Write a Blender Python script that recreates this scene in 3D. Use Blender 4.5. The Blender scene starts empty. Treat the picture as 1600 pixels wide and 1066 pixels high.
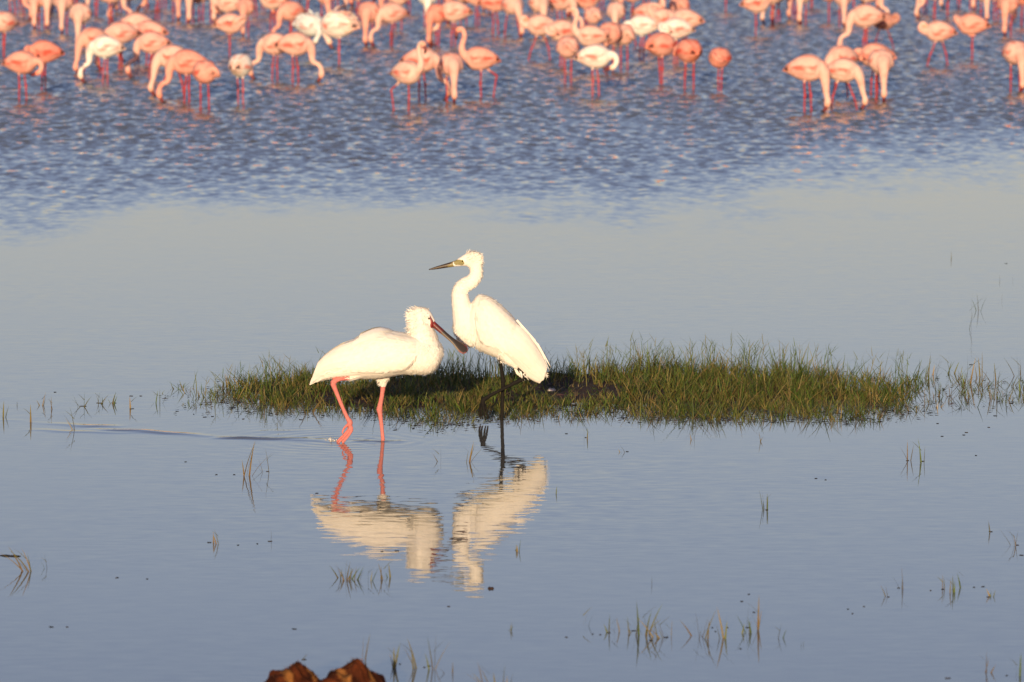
import bpy, math, random
import numpy as np
from mathutils import Vector, Matrix

# ------------------------------------------------------------------ camera, sky, sun, exposure
scene = bpy.context.scene
col = scene.collection
R = math.radians
CAM_H = 3.15
F_PX = 8889.0                      # 200 mm lens in photo pixels (1600 wide)
PITCH = math.atan(867.0 / F_PX)

cam_data = bpy.data.cameras.new('camera')
cam_data.sensor_width = 36.0
cam_data.lens = 200.0
cam_data.clip_start = 0.5
cam_data.clip_end = 9000.0
cam_data.dof.use_dof = True
cam_data.dof.focus_distance = 27.9
cam_data.dof.aperture_fstop = 6.0
cam_data.dof.aperture_blades = 8
cam = bpy.data.objects.new('camera', cam_data)
col.objects.link(cam)
cam.location = (0, 0, CAM_H)
cam.rotation_euler = (math.pi / 2 - PITCH, 0, 0)
scene.camera = cam

SUN_EL, SUN_AZ = 8.5, 5.0         # low sun behind the camera, to its left
world = bpy.data.worlds.new('World')
scene.world = world
world.use_nodes = True
wn = world.node_tree
bg = wn.nodes['Background']
sky = wn.nodes.new('ShaderNodeTexSky')
sky.sky_type = 'NISHITA'
sky.sun_disc = False
sky.sun_elevation = R(SUN_EL)
sky.sun_rotation = R(180 + SUN_AZ)
sky.air_density = 1.0
sky.dust_density = 1.0
sky.ozone_density = 1.5
wb = wn.nodes.new('ShaderNodeMix')            # white balance of the whole sky
wb.data_type = 'RGBA'
wb.blend_type = 'MULTIPLY'
wb.inputs['Factor'].default_value = 1.0
wb.inputs['B'].default_value = (1.0, 0.86, 1.09, 1)
wn.links.new(sky.outputs[0], wb.inputs['A'])
wn.links.new(wb.outputs['Result'], bg.inputs[0])
bg.inputs[1].default_value = 0.098

sd = bpy.data.lights.new('sun', 'SUN')
sd.energy = 4.0
sd.angle = R(0.53)
sd.color = (1.0, 0.75, 0.46)
sun = bpy.data.objects.new('sun', sd)
col.objects.link(sun)
travel = Vector((math.sin(R(SUN_AZ)) * math.cos(R(SUN_EL)), math.cos(R(SUN_AZ)) * math.cos(R(SUN_EL)), -math.sin(R(SUN_EL))))
sun.rotation_euler = travel.to_track_quat('-Z', 'Y').to_euler()
sun.location = -travel * 50

vs = scene.view_settings
vs.view_transform = 'Standard'
vs.look = 'None'
vs.exposure = 0.62
vs.gamma = 1.0
vs.use_curve_mapping = False
scene.render.engine = 'CYCLES'
scene.cycles.use_denoising = True
scene.cycles.max_bounces = 6
scene.cycles.caustics_reflective = False
scene.cycles.caustics_refractive = False

rng = random.Random(7)
nrs = np.random.RandomState(11)


def at(u, v, z=0.0):
    """point on the level z seen at photo pixel (u, v)"""
    dx, dy = (u - 800.0) / F_PX, -(v - 533.0) / F_PX
    c, s = math.cos(PITCH), math.sin(PITCH)
    d = Vector((dx, c + dy * s, -s + dy * c))
    t = (z - CAM_H) / d.z
    return Vector((d.x * t, d.y * t, z))


# ------------------------------------------------------------------ helpers
def tag(o, label=None, cat=None, group=None, kind=None):
    if label: o['label'] = label
    if cat: o['category'] = cat
    if group: o['group'] = group
    if kind: o['kind'] = kind
    return o


def empty(name, loc=(0, 0, 0), rz=0.0):
    o = bpy.data.objects.new(name, None)
    o.empty_display_size = 0.1
    col.objects.link(o)
    o.location = loc
    o.rotation_euler = (0, 0, rz)
    return o


def mesh_obj(name, verts, faces, mat, parent=None, colors=None, smooth=True):
    me = bpy.data.meshes.new(name)
    me.from_pydata([tuple(v) for v in verts], [], faces)
    if colors is not None:
        a = me.color_attributes.new('Col', 'FLOAT_COLOR', 'POINT')
        arr = np.ones((len(verts), 4), np.float32)
        arr[:, :3] = np.asarray(colors, np.float32)
        a.data.foreach_set('color', arr.ravel())
    me.materials.append(mat)
    if smooth:
        me.polygons.foreach_set('use_smooth', [True] * len(me.polygons))
    me.update()
    o = bpy.data.objects.new(name, me)
    col.objects.link(o)
    if parent: o.parent = parent
    return o


def principled(name, base=(0.5, 0.5, 0.5), rough=0.7, attr=False, tint=False, noise=0.0, nscale=60, bump=0.0, spec=0.3, transl=0.0):
    m = bpy.data.materials.new(name)
    m.use_nodes = True
    nt = m.node_tree
    b = nt.nodes['Principled BSDF']
    b.inputs['Roughness'].default_value = rough
    b.inputs['Specular IOR Level'].default_value = spec
    b.inputs['Base Color'].default_value = (*base, 1)
    src = None
    if attr:
        a = nt.nodes.new('ShaderNodeAttribute')
        a.attribute_name = 'Col'
        src = a.outputs['Color']
    else:
        rgb = nt.nodes.new('ShaderNodeRGB')
        rgb.outputs[0].default_value = (*base, 1)
        src = rgb.outputs[0]

    def mul(x, y):
        n = nt.nodes.new('ShaderNodeMix')
        n.data_type = 'RGBA'
        n.blend_type = 'MULTIPLY'
        n.inputs['Factor'].default_value = 1.0
        nt.links.new(x, n.inputs['A'])
        nt.links.new(y, n.inputs['B'])
        return n.outputs['Result']
    if tint:
        oi = nt.nodes.new('ShaderNodeObjectInfo')
        src = mul(src, oi.outputs['Color'])
    tc = nt.nodes.new('ShaderNodeTexCoord')
    if noise > 0 or bump > 0:
        nz = nt.nodes.new('ShaderNodeTexNoise')
        nz.inputs['Scale'].default_value = nscale
        nz.inputs['Detail'].default_value = 4
        nt.links.new(tc.outputs['Object'], nz.inputs['Vector'])
        if noise > 0:
            mr = nt.nodes.new('ShaderNodeMapRange')
            mr.inputs['From Min'].default_value = 0.3
            mr.inputs['From Max'].default_value = 0.7
            mr.inputs['To Min'].default_value = 1 - noise
            mr.inputs['To Max'].default_value = 1.0
            nt.links.new(nz.outputs['Fac'], mr.inputs['Value'])
            src = mul(src, mr.outputs['Result'])
        if bump > 0:
            bp = nt.nodes.new('ShaderNodeBump')
            bp.inputs['Strength'].default_value = 1.0
            bp.inputs['Distance'].default_value = bump
            nt.links.new(nz.outputs['Fac'], bp.inputs['Height'])
            nt.links.new(bp.outputs['Normal'], b.inputs['Normal'])
    nt.links.new(src, b.inputs['Base Color'])
    if transl > 0:
        tr = nt.nodes.new('ShaderNodeBsdfTranslucent')
        nt.links.new(src, tr.inputs['Color'])
        mx = nt.nodes.new('ShaderNodeMixShader')
        mx.inputs[0].default_value = transl
        nt.links.new(b.outputs[0], mx.inputs[1])
        nt.links.new(tr.outputs[0], mx.inputs[2])
        nt.links.new(mx.outputs[0], nt.nodes['Material Output'].inputs['Surface'])
    return m


M = {}
M['white'] = principled('white_plumage', attr=True, rough=0.85, noise=0.07, nscale=45, bump=0.0015, spec=0.15)
M['pinkbird'] = principled('pink_plumage', attr=True, tint=True, rough=0.85, noise=0.16, nscale=40, bump=0.002, spec=0.15)
nt = M['pinkbird'].node_tree
_b = nt.nodes['Principled BSDF']
_src = _b.inputs['Base Color'].links[0].from_socket
_tc = nt.nodes.new('ShaderNodeTexCoord')
_oi = nt.nodes.new('ShaderNodeObjectInfo')
_nz = nt.nodes.new('ShaderNodeTexNoise')
_nz.noise_dimensions = '4D'
_nz.inputs['Scale'].default_value = 9.0
_nz.inputs['Detail'].default_value = 3.0
nt.links.new(_tc.outputs['Object'], _nz.inputs['Vector'])
_w = nt.nodes.new('ShaderNodeMath')
_w.operation = 'MULTIPLY'
_w.inputs[1].default_value = 40.0
nt.links.new(_oi.outputs['Random'], _w.inputs[0])
nt.links.new(_w.outputs[0], _nz.inputs['W'])
_mr = nt.nodes.new('ShaderNodeMapRange')
_mr.inputs['From Min'].default_value = 0.48
_mr.inputs['From Max'].default_value = 0.72
_mr.inputs['To Max'].default_value = 0.75
nt.links.new(_nz.outputs['Fac'], _mr.inputs['Value'])
_mx = nt.nodes.new('ShaderNodeMix')
_mx.data_type = 'RGBA'
_mx.blend_type = 'MULTIPLY'
_mx.inputs['B'].default_value = (0.95, 0.62, 0.60, 1)
nt.links.new(_mr.outputs['Result'], _mx.inputs['Factor'])
nt.links.new(_src, _mx.inputs['A'])
nt.links.new(_mx.outputs['Result'], _b.inputs['Base Color'])
M['horn'] = principled('bill_horn', attr=True, rough=0.45, noise=0.15, nscale=90, spec=0.4)
M['grass'] = principled('sedge_grass', attr=True, rough=0.55, spec=0.3, transl=0.25)
M['eye'] = principled('eye_gloss', attr=True, rough=0.15, spec=0.6)
M['clod'] = principled('matted_clod', attr=True, rough=0.95, noise=0.55, nscale=30, bump=0.01, spec=0.1)
M['debris'] = principled('floating_debris', attr=True, rough=0.6, noise=0.3, nscale=80)


def catmull(P, n):
    P = np.asarray(P, float)
    m = len(P) - 1
    out = []
    for t in np.linspace(0, m, n):
        i = min(int(t), m - 1)
        f = t - i
        p1, p2 = P[i], P[i + 1]
        p0 = P[i - 1] if i > 0 else 2 * p1 - p2
        p3 = P[i + 2] if i + 2 <= m else 2 * p2 - p1
        out.append(0.5 * (2 * p1 + (p2 - p0) * f + (2 * p0 - 5 * p1 + 4 * p2 - p3) * f * f + (3 * p1 - p0 - 3 * p2 + p3) * f ** 3))
    return np.array(out)


def tube(pts, n=24, segs=12, up=(0, 1, 0)):
    """pts rows: x y z r_up r_side (side axis lies near `up` x tangent). closed caps."""
    S = catmull(pts, n)
    C = S[:, :3]
    T = np.gradient(C, axis=0)
    T /= np.linalg.norm(T, axis=1)[:, None] + 1e-9
    side = np.asarray(up, float)
    verts, faces = [], []
    for i in range(n):
        sd_ = side - T[i] * side.dot(T[i])
        sd_ /= np.linalg.norm(sd_) + 1e-9
        up_ = np.cross(T[i], sd_)
        ra, rb = max(S[i, 3], 5e-4), max(S[i, 4] if S.shape[1] > 4 else S[i, 3], 5e-4)
        for k in range(segs):
            a = 2 * math.pi * k / segs
            verts.append(C[i] + up_ * ra * math.sin(a) + sd_ * rb * math.cos(a))
    for i in range(n - 1):
        for k in range(segs):
            k2 = (k + 1) % segs
            faces.append((i * segs + k, i * segs + k2, (i + 1) * segs + k2, (i + 1) * segs + k))
    faces.append(tuple(range(segs))[::-1])
    faces.append(tuple((n - 1) * segs + k for k in range(segs)))
    rad = np.maximum(S[:, 3], S[:, 4] if S.shape[1] > 4 else S[:, 3])
    return np.array(verts), faces, C, rad


class Loft:
    """bird trunk from top and bottom profile points (x, z) and half widths"""
    def __init__(s, top, bot, w):
        s.S = np.column_stack([np.asarray(top), np.asarray(bot), np.asarray(w)])
        s.m = len(s.S) - 1
        s.tab = catmull(s.S, 241)

    def st(s, t):
        q = min(max(t / s.m, 0), 1) * 240
        i = min(int(q), 239)
        f = q - i
        return s.tab[i] * (1 - f) + s.tab[i + 1] * f

    def P(s, t, th, off=0.0):
        x1, z1, x0, z0, w = s.st(t)
        c = np.array([(x1 + x0) / 2, 0, (z1 + z0) / 2])
        a = np.array([(x1 - x0) / 2, 0, (z1 - z0) / 2])
        sn, cs = math.sin(th), math.cos(th)
        # slightly egg shaped: fuller low down
        ww = max(w, 0.002) * (1 + 0.06 * -sn)
        d = a * sn + np.array([0, ww * cs, 0])
        nrm = a / (np.linalg.norm(a) + 1e-9) * sn * ww + np.array([0, np.linalg.norm(a) * cs, 0])
        nrm = nrm / (np.linalg.norm(nrm) + 1e-9)
        return c + d + nrm * off

    def mesh(s, n=40, segs=28):
        v, f = [], []
        for i in range(n):
            t = s.m * i / (n - 1)
            for k in range(segs):
                v.append(s.P(t, 2 * math.pi * k / segs))
        for i in range(n - 1):
            for k in range(segs):
                k2 = (k + 1) % segs
                f.append((i * segs + k, (i + 1) * segs + k, (i + 1) * segs + k2, i * segs + k2))
        f.append(tuple(range(segs)))
        f.append(tuple((n - 1) * segs + k for k in range(segs))[::-1])
        return np.array(v), f


def fuse(name, pieces, voxel, smooth_it=4):
    """one continuous skin from overlapping closed pieces"""
    V, F, o = [], [], 0
    for v, f in pieces:
        V.extend([tuple(x) for x in v])
        F.extend([tuple(i + o for i in q) for q in f])
        o += len(v)
    me = bpy.data.meshes.new(name + '_raw')
    me.from_pydata(V, [], F)
    me.update()
    import bmesh
    bm = bmesh.new()
    bm.from_mesh(me)
    bmesh.ops.recalc_face_normals(bm, faces=bm.faces)
    bm.to_mesh(me)
    bm.free()
    ob = bpy.data.objects.new(name + '_raw', me)
    col.objects.link(ob)
    r = ob.modifiers.new('r', 'REMESH')
    r.mode = 'VOXEL'
    r.voxel_size = voxel
    sm = ob.modifiers.new('s', 'SMOOTH')
    sm.factor = 0.5
    sm.iterations = smooth_it
    dg = bpy.context.evaluated_depsgraph_get()
    out = bpy.data.meshes.new_from_object(ob.evaluated_get(dg))
    bpy.data.objects.remove(ob)
    bpy.data.meshes.remove(me)
    n = len(out.vertices)
    co = np.empty(n * 3, np.float32)
    out.vertices.foreach_get('co', co)
    return out, co.reshape(-1, 3)


def tube_gap(co, tubes):
    """signed distance from points to a list of tubes (axis samples, radii)"""
    best = np.full(len(co), 9.0)
    for C, rad in tubes:
        for a, b, ra, rb in zip(C[:-1], C[1:], rad[:-1], rad[1:]):
            ab = b - a
            t = np.clip(((co - a) @ ab) / (ab @ ab + 1e-12), 0, 1)
            d = np.linalg.norm(co - (a + t[:, None] * ab), axis=1) - (ra + (rb - ra) * t)
            best = np.minimum(best, d)
    return best


def finish(me, name, colors, mat, parent):
    a = me.color_attributes.new('Col', 'FLOAT_COLOR', 'POINT')
    arr = np.ones((len(me.vertices), 4), np.float32)
    arr[:, :3] = colors
    a.data.foreach_set('color', arr.ravel())
    me.materials.clear()
    me.materials.append(mat)
    me.polygons.foreach_set('use_smooth', [True] * len(me.polygons))
    me.name = name
    o = bpy.data.objects.new(name, me)
    col.objects.link(o)
    if parent: o.parent = parent
    return o


def plumage(name, me, co, n, flow, length, width, lift, mat, parent, keep=None, base=(0.8, 0.78, 0.74), seed=3, jit=0.35):
    """many small feathers lying on the skin, tips lifted: one part (stuff)"""
    rs = np.random.RandomState(seed)
    me.calc_loop_triangles()
    tri = np.empty(len(me.loop_triangles) * 3, np.int32)
    me.loop_triangles.foreach_get('vertices', tri)
    tri = tri.reshape(-1, 3)
    A, B, C = co[tri[:, 0]], co[tri[:, 1]], co[tri[:, 2]]
    nr = np.cross(B - A, C - A)
    ar = np.linalg.norm(nr, axis=1)
    nr = nr / (ar[:, None] + 1e-12)
    cen = (A + B + C) / 3
    w = ar.copy()
    if keep is not None:
        w = w * keep(cen)
    w /= w.sum()
    idx = rs.choice(len(tri), n, p=w)
    V, F, K = [], [], []
    for i in idx:
        p, nn = cen[i], nr[i]
        d = np.asarray(flow(p), float) + rs.normal(0, jit, 3)
        d = d - nn * d.dot(nn)
        d /= np.linalg.norm(d) + 1e-9
        s = np.cross(nn, d)
        L = length(p) * rs.uniform(0.7, 1.3)
        W = width * rs.uniform(0.7, 1.3)
        lf = lift(p) * rs.uniform(0.3, 1.5)
        o = len(V)
        p0 = p - nn * 0.001
        V += [p0 - s * W * 0.35, p0 + s * W * 0.35,
              p0 + d * L * 0.55 + nn * lf * 0.5 * L + s * W * 0.5, p0 + d * L * 0.55 + nn * lf * 0.5 * L - s * W * 0.5,
              p0 + d * L + nn * lf * L]
        F += [(o, o + 1, o + 2, o + 3), (o + 3, o + 2, o + 4)]
        k = np.asarray(base) * rs.uniform(0.93, 1.04)
        K += [k] * 5
    ob = mesh_obj(name, V, F, mat, parent, K)
    ob['kind'] = 'stuff'
    return ob


def wing_pad(name, loft, t0, t1, lo, hi, thick, mat, parent, color, side, nu=26, nv=14):
    """folded wing: a padded shell over the trunk's flank, thick at its lower and leading edges"""
    V, F, K = [], [], []
    for i in range(nu):
        u = i / (nu - 1)
        t = t0 + (t1 - t0) * u
        a, b = lo(u), hi(u)
        for j in range(nv):
            v = j / (nv - 1)
            th = a + (b - a) * v
            e = min(1, v / 0.10) * min(1, (1 - v) / 0.25) * min(1, (1 - u) / 0.07) * min(1, (u + 0.02) / 0.22)
            off = -0.004 + (thick + 0.004) * math.sqrt(max(e, 0))
            if side < 0: th_ = math.pi - th
            else: th_ = th
            V.append(loft.P(t, th_, off))
            K.append(color(u, v))
    for i in range(nu - 1):
        for j in range(nv - 1):
            q = (i * nv + j, (i + 1) * nv + j, (i + 1) * nv + j + 1, i * nv + j + 1)
            F.append(q if side > 0 else q[::-1])
    return mesh_obj(name, V, F, mat, parent, K)


def coverts(w, flow, n, seed):
    co = np.empty(len(w.data.vertices) * 3, np.float32)
    w.data.vertices.foreach_get('co', co)
    plumage('covert_feathers', w.data, co.reshape(-1, 3), n, lambda p: flow, lambda p: .030, .013, lambda p: .075, M['white'], w, None, WHITE, seed, .12)


def feather_strip(loft, t0, t1, th0, th1, off0, off1, width, mat, parent, base, side, tipext=0.0, n=7):
    """one long flight feather lying along the flank"""
    V, F, K = [], [], []
    pts = []
    for i in range(n):
        f = i / (n - 1)
        t, th = t0 + (t1 - t0) * f, th0 + (th1 - th0) * f
        th_ = math.pi - th if side < 0 else th
        sub = -0.022 * max(0.0, 1 - f / 0.45) ** 1.5
        p = loft.P(t, th_, off0 + (off1 - off0) * f + sub)
        q = loft.P(t, th_, off0 + (off1 - off0) * f + sub + 0.01)
        pts.append((p, (q - p) / 0.01))
    if tipext:
        d = pts[-1][0] - pts[-2][0]
        d = d / (np.linalg.norm(d) + 1e-9)
        for k in (0.5, 1.0):
            pts.append((pts[n - 1][0] + d * tipext * k, pts[n - 1][1]))
    m = len(pts)
    for i, (p, nn) in enumerate(pts):
        a, b = pts[max(i - 1, 0)][0], pts[min(i + 1, m - 1)][0]
        d = (b - a) / (np.linalg.norm(b - a) + 1e-9)
        s = np.cross(nn, d)
        f = i / (m - 1)
        w = width * (0.55 + 0.45 * math.sin(math.pi * min(1, f * 1.1 + 0.05))) * (1.0 if f < 0.8 else max(0.12, math.sqrt(max(0, 1 - ((f - 0.8) / 0.2) ** 2))))
        V += [p - s * w * 0.5, p + nn * 0.0022, p + s * w * 0.5]
        K += [np.asarray(base) * 0.97, np.asarray(base), np.asarray(base) * 0.97]
    for i in range(m - 1):
        for k in range(2):
            F.append((3 * i + k, 3 * i + k + 1, 3 * i + 3 + k + 1, 3 * i + 3 + k))
    return mesh_obj('feather', V, F, mat, parent, K)


def ball(name, c, r, mat, parent, color, stretch=(1, 1, 1), pupil=None):
    V, F, K = [], [], []
    nu, nv = 10, 7
    for j in range(nv):
        ph = math.pi * j / (nv - 1)
        for i in range(nu):
            th = 2 * math.pi * i / nu
            d = np.array([math.sin(ph) * math.cos(th), math.cos(ph), math.sin(ph) * math.sin(th)])
            V.append(np.asarray(c) + d * r * np.asarray(stretch))
            K.append((0.01, 0.01, 0.01) if pupil and abs(d[1]) > pupil else color)
    for j in range(nv - 1):
        for i in range(nu):
            F.append((j * nu + i, j * nu + (i + 1) % nu, (j + 1) * nu + (i + 1) % nu, (j + 1) * nu + i))
    return mesh_obj(name, V, F, mat, parent, K)


# ------------------------------------------------------------------ setting: lake bed with the bank, and the water
def bank_height(x, y):
    """low mud bank that carries the grass (metres above the water)"""
    # centre line follows the island seen between photo columns 330 and 1420
    cx, cy = 0.25, 29.62
    hx, hy = 1.62, 0.80
    q = ((x - cx) / hx) ** 2 + ((y - cy - 0.12 * np.sin(x * 2.1)) / hy) ** 2
    n = 0.18 * np.sin(x * 7.1 + y * 3.3) + 0.14 * np.sin(x * 13.7 - y * 9.1 + 1.0) + 0.1 * np.sin(x * 23 + y * 17)
    h = 0.018 * np.clip(1.0 + n - q, -1, 1)
    return np.where(h > 0, h, h * 1.9)


def build_bed():
    xs = np.concatenate([[-300, -60, -20, -8], np.linspace(-3.2, 4.2, 150), [9, 20, 60, 300]])
    ys = np.concatenate([[-40, 0, 12, 20], np.linspace(26.5, 32.5, 110), [40, 60, 120, 500]])
    X, Y = np.meshgrid(xs, ys, indexing='ij')
    Z = bank_height(X, Y)
    Z = np.maximum(Z, -0.075)
    V = np.stack([X, Y, Z], -1).reshape(-1, 3)
    ny = len(ys)
    F = [(i * ny + j, (i + 1) * ny + j, (i + 1) * ny + j + 1, i * ny + j + 1) for i in range(len(xs) - 1) for j in range(ny - 1)]
    m = principled('wet_mud', base=(0.075, 0.045, 0.026), rough=0.9, noise=0.5, nscale=14, bump=0.02, spec=0.15)
    o = mesh_obj('lake_bed', V, F, m)
    tag(o, 'dark brown mud of the lake bed rising as a low bank', 'ground', kind='structure')


build_bed()

SPOON_REAR = at(533, 688)
SPOON_FRONT = at(598, 690)
EGRET_FOOT = at(785, 659)


def water_height(X, Y):
    h = np.zeros_like(X)
    # rings round the wading legs
    for p, amp, lam, ext in ((SPOON_REAR, 0.0013, 0.095, 0.25), (SPOON_FRONT, 0.0009, 0.085, 0.18), (EGRET_FOOT, 0.0006, 0.07, 0.15)):
        r = np.hypot(X - p.x, Y - p.y)
        h += amp * np.cos(2 * math.pi * r / lam) * np.exp(-r / ext) * (0.65 + 0.35 * np.sin(3 * np.arctan2(Y - p.y, X - p.x) + 1))
    # wake trailing behind the walking bird
    def ridge(u0, v0, u1, v1, amp, w, seed):
        amp, w = amp * 1.25, w * 0.85
        a, b = at(u0, v0), at(u1, v1)
        d = Vector((b.x - a.x, b.y - a.y))
        L = d.length
        d /= L
        s = (X - a.x) * d.x + (Y - a.y) * d.y
        n = -(X - a.x) * d.y + (Y - a.y) * d.x
        n = n + 0.02 * np.sin(s * 9 + seed) + 0.012 * np.sin(s * 23 + 2 * seed)
        env = np.clip(s / 0.15, 0, 1) * np.clip((L - s) / 0.15, 0, 1) * (0.55 + 0.45 * np.sin(s * 6 + seed * 3))
        return amp * env * np.exp(-(n / w) ** 2)
    h += ridge(330, 683, 540, 689, 0.0075, 0.045, 0.3)
    h += ridge(440, 687, 535, 690, 0.0100, 0.035, 1.1)
    h += ridge(130, 670, 400, 684, 0.0048, 0.05, 2.0)
    h += ridge(-30, 655, 190, 668, 0.0040, 0.06, 3.1)
    h += ridge(20, 672, 300, 678, 0.0018, 0.05, 4.0)
    h += ridge(545, 691, 655, 688, 0.0065, 0.035, 5.0)
    h += ridge(390, 674, 520, 672, 0.0016, 0.05, 0.7)
    h += ridge(740, 661, 800, 662, 0.0030, 0.03, 0.9)
    return h


def build_water():
    xs = np.concatenate([[-4000, -400, -60, -12, -6, -3.2], np.arange(-2.75, 0.75, 0.0125), [1.2, 2.5, 4, 7, 14, 60, 400, 4000]])
    ys = np.concatenate([[-200, -10, 10, 18, 22, 25], np.arange(26.2, 29.6, 0.0125), [31, 34, 40, 60, 100, 300, 1500, 6000]])
    X, Y = np.meshgrid(xs, ys, indexing='ij')
    fade = np.clip((X + 2.75) / 0.4, 0, 1) * np.clip((0.74 - X) / 0.4, 0, 1) * np.clip((Y - 26.2) / 0.3, 0, 1) * np.clip((29.6 - Y) / 0.5, 0, 1)
    Z = water_height(X, Y) * fade
    V = np.stack([X, Y, Z], -1).reshape(-1, 3)
    ny, nx = len(ys), len(xs)
    I, J = np.meshgrid(np.arange(nx - 1), np.arange(ny - 1), indexing='ij')
    q = np.stack([I * ny + J, (I + 1) * ny + J, (I + 1) * ny + J + 1, I * ny + J + 1], -1).reshape(-1, 4)
    m = bpy.data.materials.new('lake_water')
    m.use_nodes = True
    nt = m.node_tree
    N, L = nt.nodes.new, nt.links.new
    b = nt.nodes['Principled BSDF']
    b.inputs['Base Color'].default_value = (0.105, 0.105, 0.088, 1)
    b.inputs['Roughness'].default_value = 0.015
    b.inputs['IOR'].default_value = 1.333
    geo = N('ShaderNodeNewGeometry')
    pos = geo.outputs['Position']

    def math_(op, a, bb=None, c=None):
        n = N('ShaderNodeMath')
        n.operation = op
        for k, x in enumerate((a, bb, c)):
            if x is None: continue
            if isinstance(x, (int, float)): n.inputs[k].default_value = x
            else: L(x, n.inputs[k])
        return n.outputs[0]

    def noise(scale, det=2.0, rough=0.5, off=(0, 0, 0), rot=0.0):
        mp = N('ShaderNodeMapping')
        mp.inputs['Scale'].default_value = scale
        mp.inputs['Location'].default_value = off
        mp.inputs['Rotation'].default_value = (0, 0, rot)
        L(pos, mp.inputs['Vector'])
        n = N('ShaderNodeTexNoise')
        n.inputs['Scale'].default_value = 1.0
        n.inputs['Detail'].default_value = det
        n.inputs['Roughness'].default_value = rough
        L(mp.outputs[0], n.inputs['Vector'])
        return n.outputs['Fac']

    def cen(x, k):          # (x - .5) * k
        return math_('MULTIPLY', math_('SUBTRACT', x, 0.5), k)
    sep = N('ShaderNodeSeparateXYZ')
    L(pos, sep.inputs[0])
    # wind-ruffled zone beyond about 46 m, with an uneven edge
    warp = cen(noise((0.35, 0.10, 1), 4.0, 0.65, (3, 0, 0)), 20.0)
    yy = math_('ADD', math_('ADD', sep.outputs['Y'], warp), math_('MULTIPLY', sep.outputs['X'], -0.55))
    mr = N('ShaderNodeMapRange')
    mr.interpolation_type = 'SMOOTHSTEP'
    mr.inputs['From Min'].default_value = 40.8
    mr.inputs['From Max'].default_value = 55.5
    L(yy, mr.inputs['Value'])
    wind = mr.outputs['Result']
    # ruffled slopes
    r1 = cen(noise((6.5, 2.6, 1), 2.5, 0.55, (0, 0, 0), 0.12), 0.9)
    r2 = cen(noise((13.0, 6.0, 1), 1.5, 0.5, (9, 4, 0), -0.1), 0.6)
    r3 = cen(noise((7.0, 3.0, 1), 2.0, 0.5, (31, 7, 0), 0.1), 1.0)
    wsy = math_('MULTIPLY', math_('SUBTRACT', math_('ADD', r1, r2), 0.17), math_('MULTIPLY', wind, 0.80))
    wsx = math_('MULTIPLY', r3, math_('MULTIPLY', wind, 0.30))
    # calm water: long low swell lines and a faint fine tremble
    c1 = cen(noise((0.7, 5.0, 1), 2.0, 0.5, (5, 1, 0), 0.02), 0.010)
    c2 = cen(noise((2.6, 11.0, 1), 2.0, 0.5, (15, 2, 0), -0.02), 0.024)
    c3 = cen(noise((9.0, 26.0, 1), 1.5, 0.5, (1, 12, 0), 0.03), 0.050)
    patch = noise((0.30, 0.22, 1), 2.0, 0.5, (40, 3, 0))
    pm = N('ShaderNodeMapRange')
    pm.inputs['From Min'].default_value = 0.35
    pm.inputs['From Max'].default_value = 0.65
    pm.inputs['To Min'].default_value = 0.45
    pm.inputs['To Max'].default_value = 1.15
    L(patch, pm.inputs['Value'])
    # the wading birds stir the water round them
    gx = math_('POWER', math_('MULTIPLY', math_('ADD', sep.outputs['X'], 0.25), 1.0), 2.0)
    gy = math_('POWER', math_('MULTIPLY', math_('SUBTRACT', sep.outputs['Y'], 25.6), 0.42), 2.0)
    stir = math_('ADD', 0.5, math_('MULTIPLY', math_('POWER', 2.718, math_('MULTIPLY', math_('ADD', gx, gy), -1.0)), 0.75))
    csy = math_('MULTIPLY', math_('MULTIPLY', math_('ADD', math_('ADD', c1, c2), c3), pm.outputs['Result']), stir)
    csx = cen(noise((5.0, 9.0, 1), 2.0, 0.5, (21, 5, 0)), 0.014)
    cmb = N('ShaderNodeCombineXYZ')
    L(math_('ADD', wsx, csx), cmb.inputs[0])
    L(math_('ADD', wsy, csy), cmb.inputs[1])
    va = N('ShaderNodeVectorMath')
    va.operation = 'ADD'
    L(geo.outputs['Normal'], va.inputs[0])
    L(cmb.outputs[0], va.inputs[1])
    vn = N('ShaderNodeVectorMath')
    vn.operation = 'NORMALIZE'
    L(va.outputs[0], vn.inputs[0])
    L(vn.outputs[0], b.inputs['Normal'])
    o = mesh_obj('lake_water', V, q.tolist(), m)
    tag(o, 'still blue grey lake water ruffled by wind farther out', 'water', kind='structure')


build_water()

# ------------------------------------------------------------------ spoonbill
WHITE = (0.74, 0.71, 0.655)
LEGPINK = (0.50, 0.165, 0.15)


def leg_tube(pts, n=22, segs=10):
    return tube(np.array(pts), n, segs)


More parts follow.
